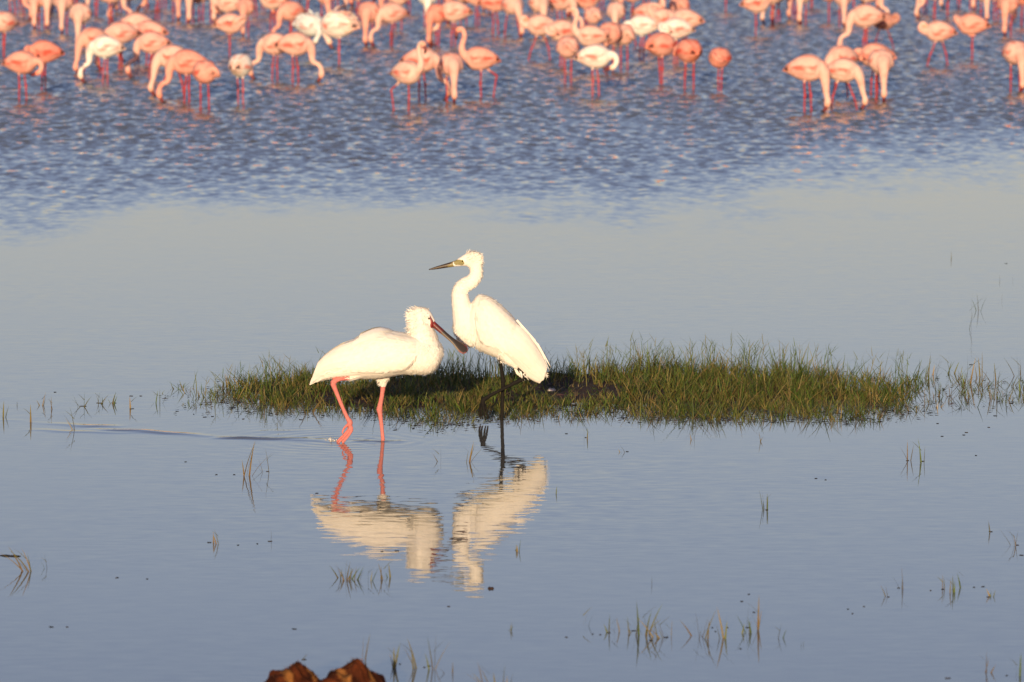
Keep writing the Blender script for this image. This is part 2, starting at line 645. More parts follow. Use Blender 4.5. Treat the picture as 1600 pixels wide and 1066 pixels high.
def build_spoonbill():
    root = empty('spoonbill', at(575, 690))
    tag(root, 'white spoonbill with pink legs and long flat bill, wading bent forward', 'spoonbill')
    lf = Loft(
        top=[(-.262, .300), (-.235, .372), (-.178, .428), (-.10, .482), (0.0, .528), (.07, .545), (.15, .533), (.22, .520), (.285, .512), (.335, .495), (.363, .455)],
        bot=[(-.266, .283), (-.225, .292), (-.165, .303), (-.09, .303), (0.0, .303), (.07, .306), (.15, .322), (.22, .327), (.285, .326), (.335, .355), (.364, .415)],
        w=[.012, .042, .074, .100, .120, .124, .122, .116, .102, .078, .036])
    pieces = [lf.mesh(44, 28)]
    neck = tube(np.array([(.245, 0, .42, .075), (.268, 0, .48, .074), (.262, 0, .525, .063), (.253, -.002, .565, .055), (.258, -.004, .595, .051), (.272, -.006, .605, .043), (.295, -.010, .588, .030), (.312, -.014, .572, .020)]), 30, 18)
    crown = tube(np.array([(.208, 0, .588, .018), (.230, 0, .604, .038), (.256, 0, .610, .043), (.285, -.004, .600, .034), (.305, -.008, .588, .022)]), 16, 14)
    pieces += [neck[:2], crown[:2]]
    # far side / near side legs (y < 0 is the camera's side when the bird faces right)
    rear = [leg_tube([(-.02, -.045, .36, .045), (-.075, -.045, .325, .026), (-.12, -.045, .312, .0125), (-.150, -.045, .303, .0130), (-.166, -.045, .288, .0155), (-.155, -.045, .255, .0115), (-.125, -.045, .180, .0095), (-.098, -.045, .120, .0105), (-.085, -.045, .098, .0150), (-.092, -.045, .080, .012)])]
    toes = [leg_tube([(-.088, -.045, .098, .011), (-.085, -.050 + 0.0, .070, .0075), (-.108, -.055, .035, .0062), (-.134, -.058, .008, .0055), (-.150, -.06, -.012, .004)], 12, 8),
            leg_tube([(-.090, -.040, .095, .010), (-.092, -.035, .065, .0070), (-.117, -.030, .035, .0060), (-.142, -.028, .010, .0055), (-.155, -.026, -.01, .004)], 12, 8),
            leg_tube([(-.086, -.045, .092, .009), (-.076, -.048, .062, .0070), (-.095, -.050, .030, .0060), (-.120, -.052, .000, .0055), (-.130, -.052, -.02, .004)], 12, 8),
            leg_tube([(-.092, -.045, .090, .008), (-.112, -.045, .072, .0058), (-.122, -.045, .052, .0050), (-.118, -.045, .04, .003)], 10, 8)]
    front_thigh = leg_tube([(.06, .045, .40, .055), (.075, .045, .33, .040), (.074, .045, .29, .025), (.072, .045, .262, .0135), (.071, .045, .245, .0125)], 14, 12)
    front = [leg_tube([(.072, .045, .275, .0125), (.068, .045, .225, .0110), (.058, .045, .172, .0125), (.055, .045, .150, .0160), (.058, .045, .128, .0120), (.066, .045, .060, .0095), (.071, .045, .0, .0100), (.073, .045, -.055, .011), (.075, .045, -.072, .012)])]
    ft = [leg_tube([(.075, .045, -.066, .009), (.11, .045 + s * .03, -.070, .007), (.15, .045 + s * .055, -.074, .005)], 8, 8) for s in (-1, 0, 1)]
    legs = rear + toes + front + ft
    pieces += [front_thigh[:2]] + [t[:2] for t in legs]
    me, co = fuse('spoonbill_body', pieces, 0.0032, 3)
    g = tube_gap(co, [(t[2], t[3]) for t in legs])
    # the inner end of the rear leg is feathered
    leg = (g < 0.004) & ~((co[:, 0] > -.085) & (co[:, 2] > .30)) & (co[:, 2] < .325)
    leg &= ~((co[:, 0] > 0) & (co[:, 2] > .262))
    C = np.tile(np.array(WHITE), (len(co), 1))
    pinkj = np.array(LEGPINK)[None, :] * (0.85 + 0.3 * nrs.rand(len(co)))[:, None]
    C[leg] = pinkj[leg]
    finish(me, 'body', C, M['white'], root)
    # plumage fringe: shaggy nape and crown, breast, thigh
    def flow(p):
        if p[2] > .50 and p[0] > .19: return (-0.55, 0, -0.75) if p[2] < .6 else (-1, 0, -0.1)
        if p[0] > .2: return (-.45, 0, -.9)
        return (-1, 0, -.35)
    def keep(c):
        k = np.ones(len(c))
        k[c[:, 2] < .27] = 0
        k[(c[:, 0] < -.085) & (c[:, 2] < .315)] = 0.0
        k[(c[:, 0] > .30) & (c[:, 2] > .555)] = 0
        k[(c[:, 0] > .19)] *= 2.0
        return k
    plumage('plumage', me, co, 9000, flow,
            lambda p: (.030 if (p[0] < .245 and p[2] > .54 and p[0] > .18) else .020 if p[0] > .19 else .026),
            .0045, lambda p: (.40 if (p[0] < .25 and p[2] > .54 and p[0] > .18) else .17 if p[0] > .19 else .06),
            M['white'], root, keep, WHITE, 5)
    for side in (-1, 1):
        lo = lambda u: R(-46 + 46 * (1 - math.sin(math.pi * min(1, u * 0.55 + 0.12))) - 4 * u)
        w = wing_pad('wing', lf, 7.45, 1.2, lambda u: R(-52 + 60 * max(0, 1 - u / 0.22) ** 2 + 30 * u * u), lambda u: R(66 + 14 * u), .011, M['white'], root,
                     lambda u, v: np.array(WHITE) * (1.0 + 0.02 * math.sin(40 * v + 9 * u)), side, 34, 18)
        for k in range(9):
            f = k / 8
            feather_strip(lf, 4.4 - 0.5 * f, 0.55 - 0.35 * (1 - abs(f - .4)), R(-34 + 82 * f), R(-8 + 62 * f), .013 + .0008 * k, .005 + .0012 * k, .050, M['white'], w, np.array(WHITE) * (0.96 + .04 * (k % 2)), side, .018 + .014 * (k % 3))
        coverts(w, (-1, 0, -.42), 1100, 21 + side)
        for k in range(7):     # ruffled scapulars on the shoulder
            f = k / 6
            feather_strip(lf, 6.1 - .45 * f, 3.9 - .6 * f, R(88 - 34 * f), R(72 - 30 * f), .007, .010 + .003 * (k % 3), .040, M['white'], w, np.array(WHITE), side, .014)
    # tail
    for k in range(5):
        y = (k - 2) * .014
        o = mesh_obj('tail_feather', [(-.18, y - .012, .345), (-.18, y + .012, .345), (-.24, y - .013, .312 + .004 * k), (-.24, y + .013, .312 + .004 * k), (-.272, y * 1.2, .283 + .004 * k), (-.21, y, .336)],
                     [(0, 1, 5), (0, 5, 2), (1, 3, 5), (2, 5, 3), (2, 3, 4)], M['white'], root, [WHITE] * 6)
    # bill: long flat spatula, turned so that its blade shows
    P = np.array([(.300, -.012, .583, .019, .017), (.322, -.016, .566, .0145, .0145), (.350, -.020, .543, .0105, .0135), (.385, -.025, .513, .0075, .0125), (.415, -.029, .489, .0058, .0145), (.438, -.032, .470, .0048, .0215), (.456, -.034, .455, .0040, .0255), (.470, -.036, .444, .0034, .0210), (.478, -.037, .438, .0026, .0080)])
    ang = R(58)
    upv = (0.62 * math.sin(ang), math.cos(ang), 0.78 * math.sin(ang))
    v, f, C, rad = tube(P, 34, 14, upv)
    K = []
    for i, p in enumerate(v):
        q = (i // 14) / 33
        k = i % 14
        edge = abs(math.cos(2 * math.pi * k / 14))
        if q < .13: c = np.array((.17, .016, .016))
        elif q < .30: c = np.array((.10, .022, .020)) * (0.7 + .6 * edge)
        else: c = np.array((.032, .026, .022)) if edge < .86 else np.array((.17, .11, .06))
        if q > .72 and edge > .85: c = np.array((.20, .05, .045))
        if q > .9 and edge > .5: c = np.array((.20, .06, .05))
        K.append(c)
    mesh_obj('bill', v, f, M['horn'], root, K)
    v, f, C, rad = tube(np.array([(.297, -.030, .618, .0025, .003), (.303, -.031, .600, .0055, .006), (.309, -.030, .582, .0085, .008), (.308, -.028, .562, .0075, .008), (.303, -.024, .550, .003, .004)]), 12, 10)
    mesh_obj('face_skin', v, f, M['horn'], root, [(.17, .014, .014)] * len(v))
    for s in (-1, 1):
        ball('eye', (.296, -.008 + s * .037, .601), .0060, M['eye'], root, (.55, .45, .35), pupil=.7)
    return root


build_spoonbill()


# ------------------------------------------------------------------ egret
def build_egret():
    root = empty('great_egret', at(785, 659), math.pi)
    tag(root, 'tall white egret with black legs and folded neck, one foot lifted', 'egret')
    lf = Loft(
        top=[(.150, .600), (.118, .636), (.080, .632), (.030, .604), (-.040, .540), (-.110, .452), (-.160, .365), (-.198, .295), (-.222, .235)],
        bot=[(.200, .470), (.175, .425), (.130, .372), (.075, .338), (.020, .320), (-.042, .298), (-.090, .255), (-.138, .212), (-.185, .190)],
        w=[.030, .070, .092, .104, .104, .088, .062, .036, .012])
    pieces = [lf.mesh(44, 28)]
    neck = tube(np.array([(.110, 0, .47, .080), (.160, 0, .455, .074), (.182, 0, .49, .065), (.196, 0, .545, .054), (.208, 0, .605, .046), (.211, 0, .648, .041), (.190, 0, .681, .038), (.155, 0, .700, .035), (.133, 0, .728, .034), (.130, 0, .762, .034), (.140, 0, .792, .035), (.165, 0, .806, .034), (.195, 0, .802, .026), (.225, 0, .792, .017), (.245, 0, .786, .012)]), 60, 16)
    crown = tube(np.array([(.112, 0, .808, .012), (.130, 0, .816, .026), (.158, 0, .818, .029), (.188, 0, .812, .022), (.215, 0, .799, .012)]), 14, 12)
    pieces += [neck[:2], crown[:2]]
    thigh1 = leg_tube([(.02, -.04, .40, .05), (.016, -.04, .345, .032), (.014, -.04, .315, .014), (.013, -.04, .30, .010)], 12, 12)
    thigh2 = leg_tube([(-.01, .04, .36, .05), (-.045, .04, .315, .034), (-.066, .04, .285, .018), (-.073, .04, .275, .010)], 12, 12)
    stand = [leg_tube([(.014, -.04, .325, 0.0109), (.005, -.04, .26, 0.0096), (-.002, -.04, .212, 0.0113), (-.004, -.04, .198, 0.0151), (-.003, -.04, .182, 0.0115), (.000, -.04, .09, 0.0092), (.003, -.04, .0, 0.0096), (.004, -.04, -.06, 0.0109), (.006, -.04, -.072, 0.0115)])]
    stoes = [leg_tube([(.006, -.04, -.068, 0.0090), (.05, -.04 + s * .03, -.071, 0.0064), (.095, -.04 + s * .05, -.074, 0.0051)], 8, 8) for s in (-1, 0, 1)]
    lift = [leg_tube([(-.062, .04, .300, 0.0115), (-.085, .04, .262, 0.0105), (-.104, .04, .236, 0.0134), (-.106, .04, .224, 0.0156), (-.094, .04, .214, 0.0128), (-.03, .04, .182, 0.0092), (.04, .04, .146, 0.0090), (.080, .04, .124, 0.0109), (.096, .04, .110, 0.0134), (.098, .04, .098, 0.0115)])]
    ltoes = [leg_tube([(.098, .04, .104, 0.0096), (.104 + a, .04 + b, .070, 0.0067), (.104 + 1.3 * a, .04 + 1.4 * b, .040, 0.0058), (.098 + 1.2 * a, .04 + 1.6 * b, .014, 0.0038)], 10, 8) for a, b in ((.008, -.02), (.0, .0), (-.012, .02), (-.022, .0))]
    legs = stand + stoes + lift + ltoes
    pieces += [thigh1[:2], thigh2[:2]] + [t[:2] for t in legs]
    me, co = fuse('egret_body', pieces, 0.0030, 3)
    g = tube_gap(co, [(t[2], t[3]) for t in legs])
    leg = (g < 0.004) & (co[:, 2] < .305) & ~((co[:, 0] < -.02) & (co[:, 2] > .282))
    C = np.tile(np.array(WHITE), (len(co), 1))
    C[leg] = (.010, .009, .008)
    lore = (np.hypot(co[:, 0] - .215, (co[:, 2] - .795) * 1.6) < .026) & (co[:, 2] > .784)
    C[lore] = (.24, .215, .10)
    finish(me, 'body', C, M['white'], root)
    def flow(p):
        if p[2] > .79: return (-1, 0, .12)
        if p[2] > .62 and p[0] > .10: return (-.35, 0, -.6)
        if p[0] > .12: return (.05, 0, -1)
        return (-.6, 0, -.75)
    def keep(c):
        k = np.ones(len(c))
        k[c[:, 2] < .235] = 0
        k[(c[:, 2] < .30) & (c[:, 0] > -.05)] = 0
        k[(c[:, 0] > .185) & (c[:, 2] > .765)] = 0
        k[c[:, 2] > .79] *= 3
        k[(c[:, 0] > .12) & (c[:, 2] < .5)] *= 2
        return k
    plumage('plumage', me, co, 9000, flow,
            lambda p: .024 if p[2] > .79 else .030 if (p[0] > .11 and p[2] < .5) else .018 if p[0] > .1 else .028,
            .0042, lambda p: .34 if p[2] > .80 else .18 if p[0] > .11 and p[2] < .5 else .06,
            M['white'], root, keep, WHITE, 8)
    for side in (-1, 1):
        w = wing_pad('wing', lf, 1.0, 7.3, lambda u: R(-48 + 66 * max(0, 1 - u / 0.25) ** 2 + 22 * u * u), lambda u: R(70 + 12 * u), .010, M['white'], root,
                     lambda u, v: np.array(WHITE) * (1.0 + .02 * math.sin(40 * v + 9 * u)), side, 34, 18)
        for k in range(9):
            f = k / 8
            feather_strip(lf, 3.6 + .5 * f, 7.75 - .5 * abs(f - .3), R(-36 + 84 * f), R(-26 + 84 * f), .016 + .001 * k, .006 + .0018 * k, .042, M['white'], w, np.array(WHITE) * (.96 + .04 * (k % 2)), side, .018)
    for w in [c for c in root.children if c.name.startswith('wing')]:
        coverts(w, (-.6, 0, -.75), 1100, 31)
    for k, (a, b, c, d) in enumerate([(-.10, .468, -.243, .266), (-.12, .435, -.236, .254), (-.07, .508, -.222, .300), (-.09, .478, -.238, .284)]):
        y = (k - 1.5) * .02
        A, B = np.array((a, y, b)), np.array((c, y * .6, d))
        mid = (A + B) / 2 + np.array((-.012, 0, .004))
        s = np.array((.0052, 0, -.0040))
        t_ = np.array((0, .004, 0))
        mesh_obj('back_plume', [A - s, A + s, mid - s, mid + s, B, mid + t_, mid - t_], [(0, 1, 3, 5), (0, 5, 2), (2, 5, 4), (5, 3, 4), (0, 6, 3), (2, 6, 4)], M['white'], root, [WHITE] * 7)
    for k in range(3):
        x = -.045 - .010 * k
        mesh_obj('vent_feather', [(x, -.05 + .010 * k, .29), (x - .016, -.05 + .010 * k, .285), (x - .024, -.046 + .010 * k, .235 - .006 * k), (x - .034, -.05 + .010 * k, .225 - .008 * k)],
                 [(0, 1, 2), (1, 3, 2)], M['white'], root, [WHITE] * 4)
    v, f, C, rad = tube(np.array([(.228, 0, .792, .0150, .0110), (.25, 0, .786, .0130, .0095), (.29, 0, .777, .0100, .0070), (.33, 0, .768, .0068, .0045), (.365, 0, .760, .0022, .0018)]), 22, 12)
    K = []
    for i, p in enumerate(v):
        q = (p[0] - .228) / .137
        yel = np.array((.22, .18, .07))
        dark = np.array((.040, .026, .016))
        split = .16 if p[2] > .792 - .231 * (p[0] - .228) else .30
        t = min(1, max(0, (q - split + .08) / .16))
        K.append(yel * (1 - t) + dark * t)
    mesh_obj('bill', v, f, M['horn'], root, K)
    for s in (-1, 1):
        ball('eye', (.198, s * .0225, .804), .0065, M['eye'], root, (.60, .50, .10), pupil=.86)
    return root


build_egret()

# ------------------------------------------------------------------ flamingos
FL_TOP = [(-.205, .378), (-.168, .415), (-.115, .460), (-.05, .500), (.02, .516), (.08, .507), (.13, .475), (.170, .425)]
FL_BOT = [(-.212, .360), (-.158, .338), (-.10, .306), (-.04, .280), (.02, .270), (.08, .278), (.13, .308), (.172, .370)]
FL_W = [.010, .040, .074, .100, .110, .105, .084, .038]
PALE = np.array((.72, .455, .385))
ROSE = np.array((.58, .12, .085))
FLEG = np.array((.36, .048, .05))


def flamingo_proto(name, neck, bill, legs='straight', body=1.0, ruffle=False):
    """neck rows: x y z r ; bill rows: x y z r_up r_side. returns list of (part name, mesh)"""
    lf = Loft([(x * body, .36 + (z - .36) * body) for x, z in FL_TOP], [(x * body, .36 + (z - .36) * body) for x, z in FL_BOT], [w * body for w in FL_W])
    nk = tube(np.array(neck), 44, 14)
    pieces = [lf.mesh(34, 24), nk[:2]]
    L = []
    if legs == 'straight':
        for s in (-1, 1):
            q = .012 + .016 * s
            L.append(leg_tube([(.005 + q * .5, s * .038, .33, .024), (q, s * .038, .285, .016), (q - .004, s * .037, .26, .0095), (1.2 * q, s * .037, .18, .0088), (1.3 * q + .004, s * .037, .145, .0125), (1.4 * q, s * .037, .115, .0085), (1.6 * q, s * .037, .0, .0085), (1.7 * q, s * .037, -.072, .009)]))
    elif legs == 'walk':
        L.append(leg_tube([(.03, .036, .33, .024), (.05, .036, .285, .016), (.062, .036, .26, .0095), (.095, .036, .17, .0088), (.11, .036, .14, .0125), (.122, .036, .11, .0085), (.15, .036, .0, .0085), (.165, .036, -.072, .009)]))
        L.append(leg_tube([(-.02, -.036, .33, .024), (-.035, -.036, .285, .016), (-.042, -.036, .26, .0095), (-.07, -.036, .17, .0088), (-.082, -.036, .14, .0125), (-.085, -.036, .11, .0085), (-.10, -.036, .0, .0085), (-.105, -.036, -.072, .009)]))
    elif legs == 'step':
        L.append(leg_tube([(.0, .036, .33, .024), (.0, .036, .285, .016), (.0, .036, .26, .0095), (.004, .036, .17, .0088), (.006, .036, .14, .0125), (.004, .036, .11, .0085), (.0, .036, .0, .0085), (.0, .036, -.072, .009)]))
        L.append(leg_tube([(-.04, -.036, .33, .024), (-.07, -.036, .29, .016), (-.10, -.036, .265, .0095), (-.155, -.036, .225, .0095), (-.170, -.036, .205, .0125), (-.160, -.036, .17, .0085), (-.135, -.036, .0, .0085), (-.13, -.036, -.072, .009)]))
    else:   # one leg
        L.append(leg_tube([(.005, .0, .33, .030), (.0, .0, .285, .019), (-.002, .0, .26, .011), (.0, .0, .18, .0098), (.003, .0, .145, .0145), (.0, .0, .115, .0095), (.0, .0, .0, .0095), (.0, .0, -.072, .010)]))
        L.append(leg_tube([(.01, .03, .32, .02), (.02, .03, .285, .012), (.035, .03, .268, .0085), (.0, .03, .262, .008), (-.04, .03, .268, .006)]))
    pieces += [t[:2] for t in L]
    me, co = fuse(name, pieces, 0.0042, 3)
    rs = np.random.RandomState(len(name) + int(1000 * abs(neck[-1][0])))
    C = np.tile(PALE, (len(co), 1))
    g = tube_gap(co, [(t[2], t[3]) for t in L])
    leg = (g < .004) & (co[:, 2] < .262)
    C[leg] = FLEG * (0.8 + .4 * rs.rand(leg.sum(), 1))
    joint = leg & (co[:, 2] > .115) & (co[:, 2] < .165)
    C[joint] = FLEG * 1.15
    ng = tube_gap(co, [(nk[2], nk[3])])
    hd = np.linalg.norm(co - nk[2][-3], axis=1) < .04
    C[(ng < .004) & hd] = PALE * np.array((1.0, .82, .72))
    tail = (co[:, 0] < -.165 * body) & (ng > .004) & ~leg
    C[tail] = PALE * np.array((.95, .70, .62))
    under = (co[:, 0] < -.09) & (co[:, 2] < .345) & (ng > .01) & ~leg
    C[under] = PALE * np.array((.97, .82, .74))
    a = me.color_attributes.new('Col', 'FLOAT_COLOR', 'POINT')
    arr = np.ones((len(co), 4), np.float32)
    arr[:, :3] = C
    a.data.foreach_set('color', arr.ravel())
    me.materials.clear()
    me.materials.append(M['pinkbird'])
    me.polygons.foreach_set('use_smooth', [True] * len(me.polygons))
    me.name = name
    parts = [('body', me)]
    n0 = 5 if ruffle else 0
    for side in (-1, 1):
        ph = rs.uniform(0, 6)
        def wc(u, v):
            c = PALE.copy()
            k = math.sin(9 * u + 3 * v + ph) * math.sin(13 * v - 5 * u + 2 * ph)
            if .10 < v < .34 and .06 < u < .75 and k > -.35: c = ROSE * .5 + PALE * .5 if k < .25 else ROSE * .95 + PALE * .05
            if v > .76 and .12 < u < .7: c = ROSE * .5 + PALE * .5
            if u > .86 and v < .55: c = np.array((.11, .05, .045))
            elif u > .78: c = PALE * np.array((.98, .72, .64))
            return c
        o = wing_pad('wing', lf, 6.1, .35, lambda u: R(-36 + 55 * max(0, 1 - u / .22) ** 2 + 18 * u), lambda u: R(70 + 14 * u), .013, M['pinkbird'], None, wc, side, 24, 13)
        if ruffle:
            me2 = o.data
            V = [tuple(v.co) for v in me2.vertices]
            F = [tuple(p.vertices) for p in me2.polygons]
            K = [tuple(me2.color_attributes['Col'].data[i].color)[:3] for i in range(len(V))]
            for k in range(16):
                t, th = rs.uniform(1.0, 5.0), R(rs.uniform(5, 88))
                th_ = math.pi - th if side < 0 else th
                p, q = lf.P(t, th_, .008), lf.P(t - .9, th_, .045 + .02 * rs.rand())
                s = np.array((0, .010, .008))
                b0 = len(V)
                V += [tuple(p - s), tuple(p + s), tuple((p + q) / 2 + s * 1.3 + np.array((0, 0, .008))), tuple((p + q) / 2 - s * 1.3 + np.array((0, 0, .008))), tuple(q)]
                F += [(b0, b0 + 1, b0 + 2, b0 + 3), (b0 + 3, b0 + 2, b0 + 4)]
                K += [tuple(PALE)] * 5
            bpy.data.objects.remove(o)
            o = mesh_obj('wing', V, F, M['pinkbird'], None, K)
        parts.append(('wing', o.data))
        bpy.data.objects.remove(o)
    v, f, Cc, rad = tube(np.array(bill), 16, 10)
    K = []
    for i in range(len(v)):
        q = (i // 10) / 15
        K.append((.16, .022, .022) if q < .55 else (.022, .012, .012))
    o = mesh_obj('bill', v, f, M['horn'], None, K)
    parts.append(('bill', o.data))
    bpy.data.objects.remove(o)
    return parts


def hb(hx, hz, dx, dz, y=0.0, r=.019, L=.085):
    """bent flamingo bill starting at (hx, hz), first heading (dx, dz) then kinked down/inwards"""
    n = math.hypot(dx, dz)
    dx, dz = dx / n, dz / n
    px, pz = dz, -dx
    return [(hx, y, hz, r, r * .85), (hx + dx * L * .3, y, hz + dz * L * .3, r * .95, r * .8),
            (hx + dx * L * .55 + px * L * .08, y, hz + dz * L * .55 + pz * L * .08, r * .88, r * .7),
            (hx + dx * L * .75 + px * L * .28, y, hz + dz * L * .75 + pz * L * .28, r * .6, r * .5),
            (hx + dx * L * .85 + px * L * .5, y, hz + dz * L * .85 + pz * L * .5, r * .2, r * .2)]


PROTO = {}
# neck looped forward, head upside down in the water
PROTO['feed'] = flamingo_proto('flamingo_feeding_curved', [(.06, 0, .40, .075), (.125, 0, .395, .070), (.170, 0, .355, .052), (.185, 0, .300, .040), (.188, 0, .245, .032), (.205, 0, .205, .026), (.242, 0, .188, .024), (.270, 0, .160, .024), (.281, 0, .128, .025), (.283, 0, .092, .031), (.277, 0, .066, .028), (.269, 0, .050, .020)],
                               hb(.269, .062, -.25, -1))
# neck hanging straight down
PROTO['down'] = flamingo_proto('flamingo_feeding_straight', [(.06, 0, .40, .080), (.120, 0, .395, .074), (.158, 0, .350, .060), (.172, 0, .295, .047), (.178, 0, .235, .036), (.184, 0, .175, .029), (.192, 0, .130, .026), (.197, 0, .092, .031), (.192, 0, .066, .029), (.186, 0, .050, .021)],
                               hb(.186, .062, -.25, -1))
PROTO['downwalk'] = flamingo_proto('flamingo_feeding_walking', [(.06, 0, .40, .080), (.120, 0, .390, .072), (.165, 0, .345, .056), (.188, .005, .290, .043), (.200, .012, .230, .033), (.212, .016, .170, .027), (.226, .018, .128, .025), (.234, .018, .092, .031), (.230, .018, .066, .029), (.224, .018, .050, .021)],
                                   hb(.224, .062, -.25, -1, .018), 'walk')
# head laid against the breast, resting
PROTO['tuck'] = flamingo_proto('flamingo_resting', [(.08, 0, .40, .072), (.140, 0, .410, .055), (.185, .02, .430, .036), (.205, .05, .415, .028), (.195, .075, .380, .026), (.165, .092, .362, .026), (.130, .100, .362, .030), (.105, .103, .368, .024)],
                               hb(.112, .366, -1, -.2, .103))
PROTO['tuckone'] = flamingo_proto('flamingo_resting_one_leg', [(.08, 0, .40, .072), (.140, 0, .420, .055), (.180, -.02, .455, .036), (.182, -.05, .475, .028), (.150, -.085, .465, .026), (.110, -.102, .440, .027), (.075, -.108, .420, .031), (.050, -.110, .412, .024)],
                                  hb(.058, .414, -1, -.3, -.110), 'one')
# preening low: neck drops in front, head turned back to the belly
PROTO['preen'] = flamingo_proto('flamingo_preening', [(.08, 0, .40, .074), (.140, 0, .40, .058), (.190, 0, .405, .040), (.222, 0, .380, .029), (.226, 0, .335, .026), (.208, 0, .300, .025), (.185, 0, .285, .030), (.165, 0, .290, .024)],
                                hb(.172, .286, -.8, -.55))
PROTO['preenwalk'] = flamingo_proto('flamingo_walking_neck_drawn_in', [(.08, 0, .40, .072), (.145, 0, .395, .056), (.200, 0, .405, .040), (.228, 0, .435, .030), (.215, 0, .470, .027), (.185, 0, .478, .030), (.170, 0, .462, .028), (.172, 0, .440, .020)],
                                    hb(.172, .450, .35, -1), 'walk')
# upright S neck
PROTO['up'] = flamingo_proto('flamingo_upright_neck', [(.08, 0, .40, .074), (.140, 0, .415, .056), (.182, 0, .455, .040), (.192, 0, .510, .031), (.178, 0, .565, .027), (.165, 0, .615, .025), (.170, 0, .662, .025), (.195, 0, .690, .028), (.222, 0, .684, .031), (.240, 0, .662, .022)],
                             hb(.234, .668, .55, -1), 'step')
# head laid over the back
PROTO['back'] = flamingo_proto('flamingo_head_on_back', [(.08, 0, .41, .072), (.145, 0, .44, .052), (.185, 0, .495, .034), (.175, -.02, .545, .028), (.130, -.045, .560, .026), (.075, -.06, .545, .026), (.035, -.065, .525, .031), (.010, -.066, .512, .023)],
                               hb(.018, .516, -1, -.5, -.066))
PROTO['ruffle'] = flamingo_proto('flamingo_ruffled', [(.06, 0, .40, .080), (.120, 0, .395, .072), (.165, -.02, .375, .050), (.190, -.05, .330, .036), (.185, -.075, .280, .030), (.165, -.085, .240, .028), (.150, -.088, .210, .032), (.142, -.088, .190, .022)],
                                 hb(.144, .200, -.3, -1, -.088), 'one', 1.12, True)

TONE = {'p': (1, 1, 1), 'k': (1.0, .80, .76), 'r': (.98, .66, .60), 'w': (1.12, 1.62, 1.75), 'g': (.92, 1.45, 1.65), 'b': (.62, .52, .50)}
TNAME = {'p': 'pale pink', 'k': 'pink', 'r': 'deep rose', 'w': 'whitish', 'g': 'greyish white', 'b': 'dusky brown'}
PNAME = {'feed': 'feeding with looped neck', 'down': 'feeding with straight neck', 'downwalk': 'wading with bill down',
         'tuck': 'resting with head tucked', 'tuckone': 'tucked on one leg', 'preen': 'preening its belly',
         'preenwalk': 'walking with neck drawn in', 'up': 'with upright neck', 'back': 'preening its back', 'ruffle': 'with ruffled feathers'}


def zone(u, v):
    if u < 250: return 'behind the whitish looped-neck bird'
    if u < 425: return 'behind the tight row of three'
    if u < 605: return 'near the two white ruffled birds'
    if u < 780: return 'behind the two upright-necked birds'
    if u < 1110: return 'in the crowded middle' if v > 45 else 'behind the crowded middle'
    if u < 1425: return 'behind the group of five'
    return 'near the striding one'


def facing(a):
    a %= 360
    if 225 <= a <= 315: return 'facing the bank'
    if 45 <= a <= 135: return 'facing away'
    return 'side-on'


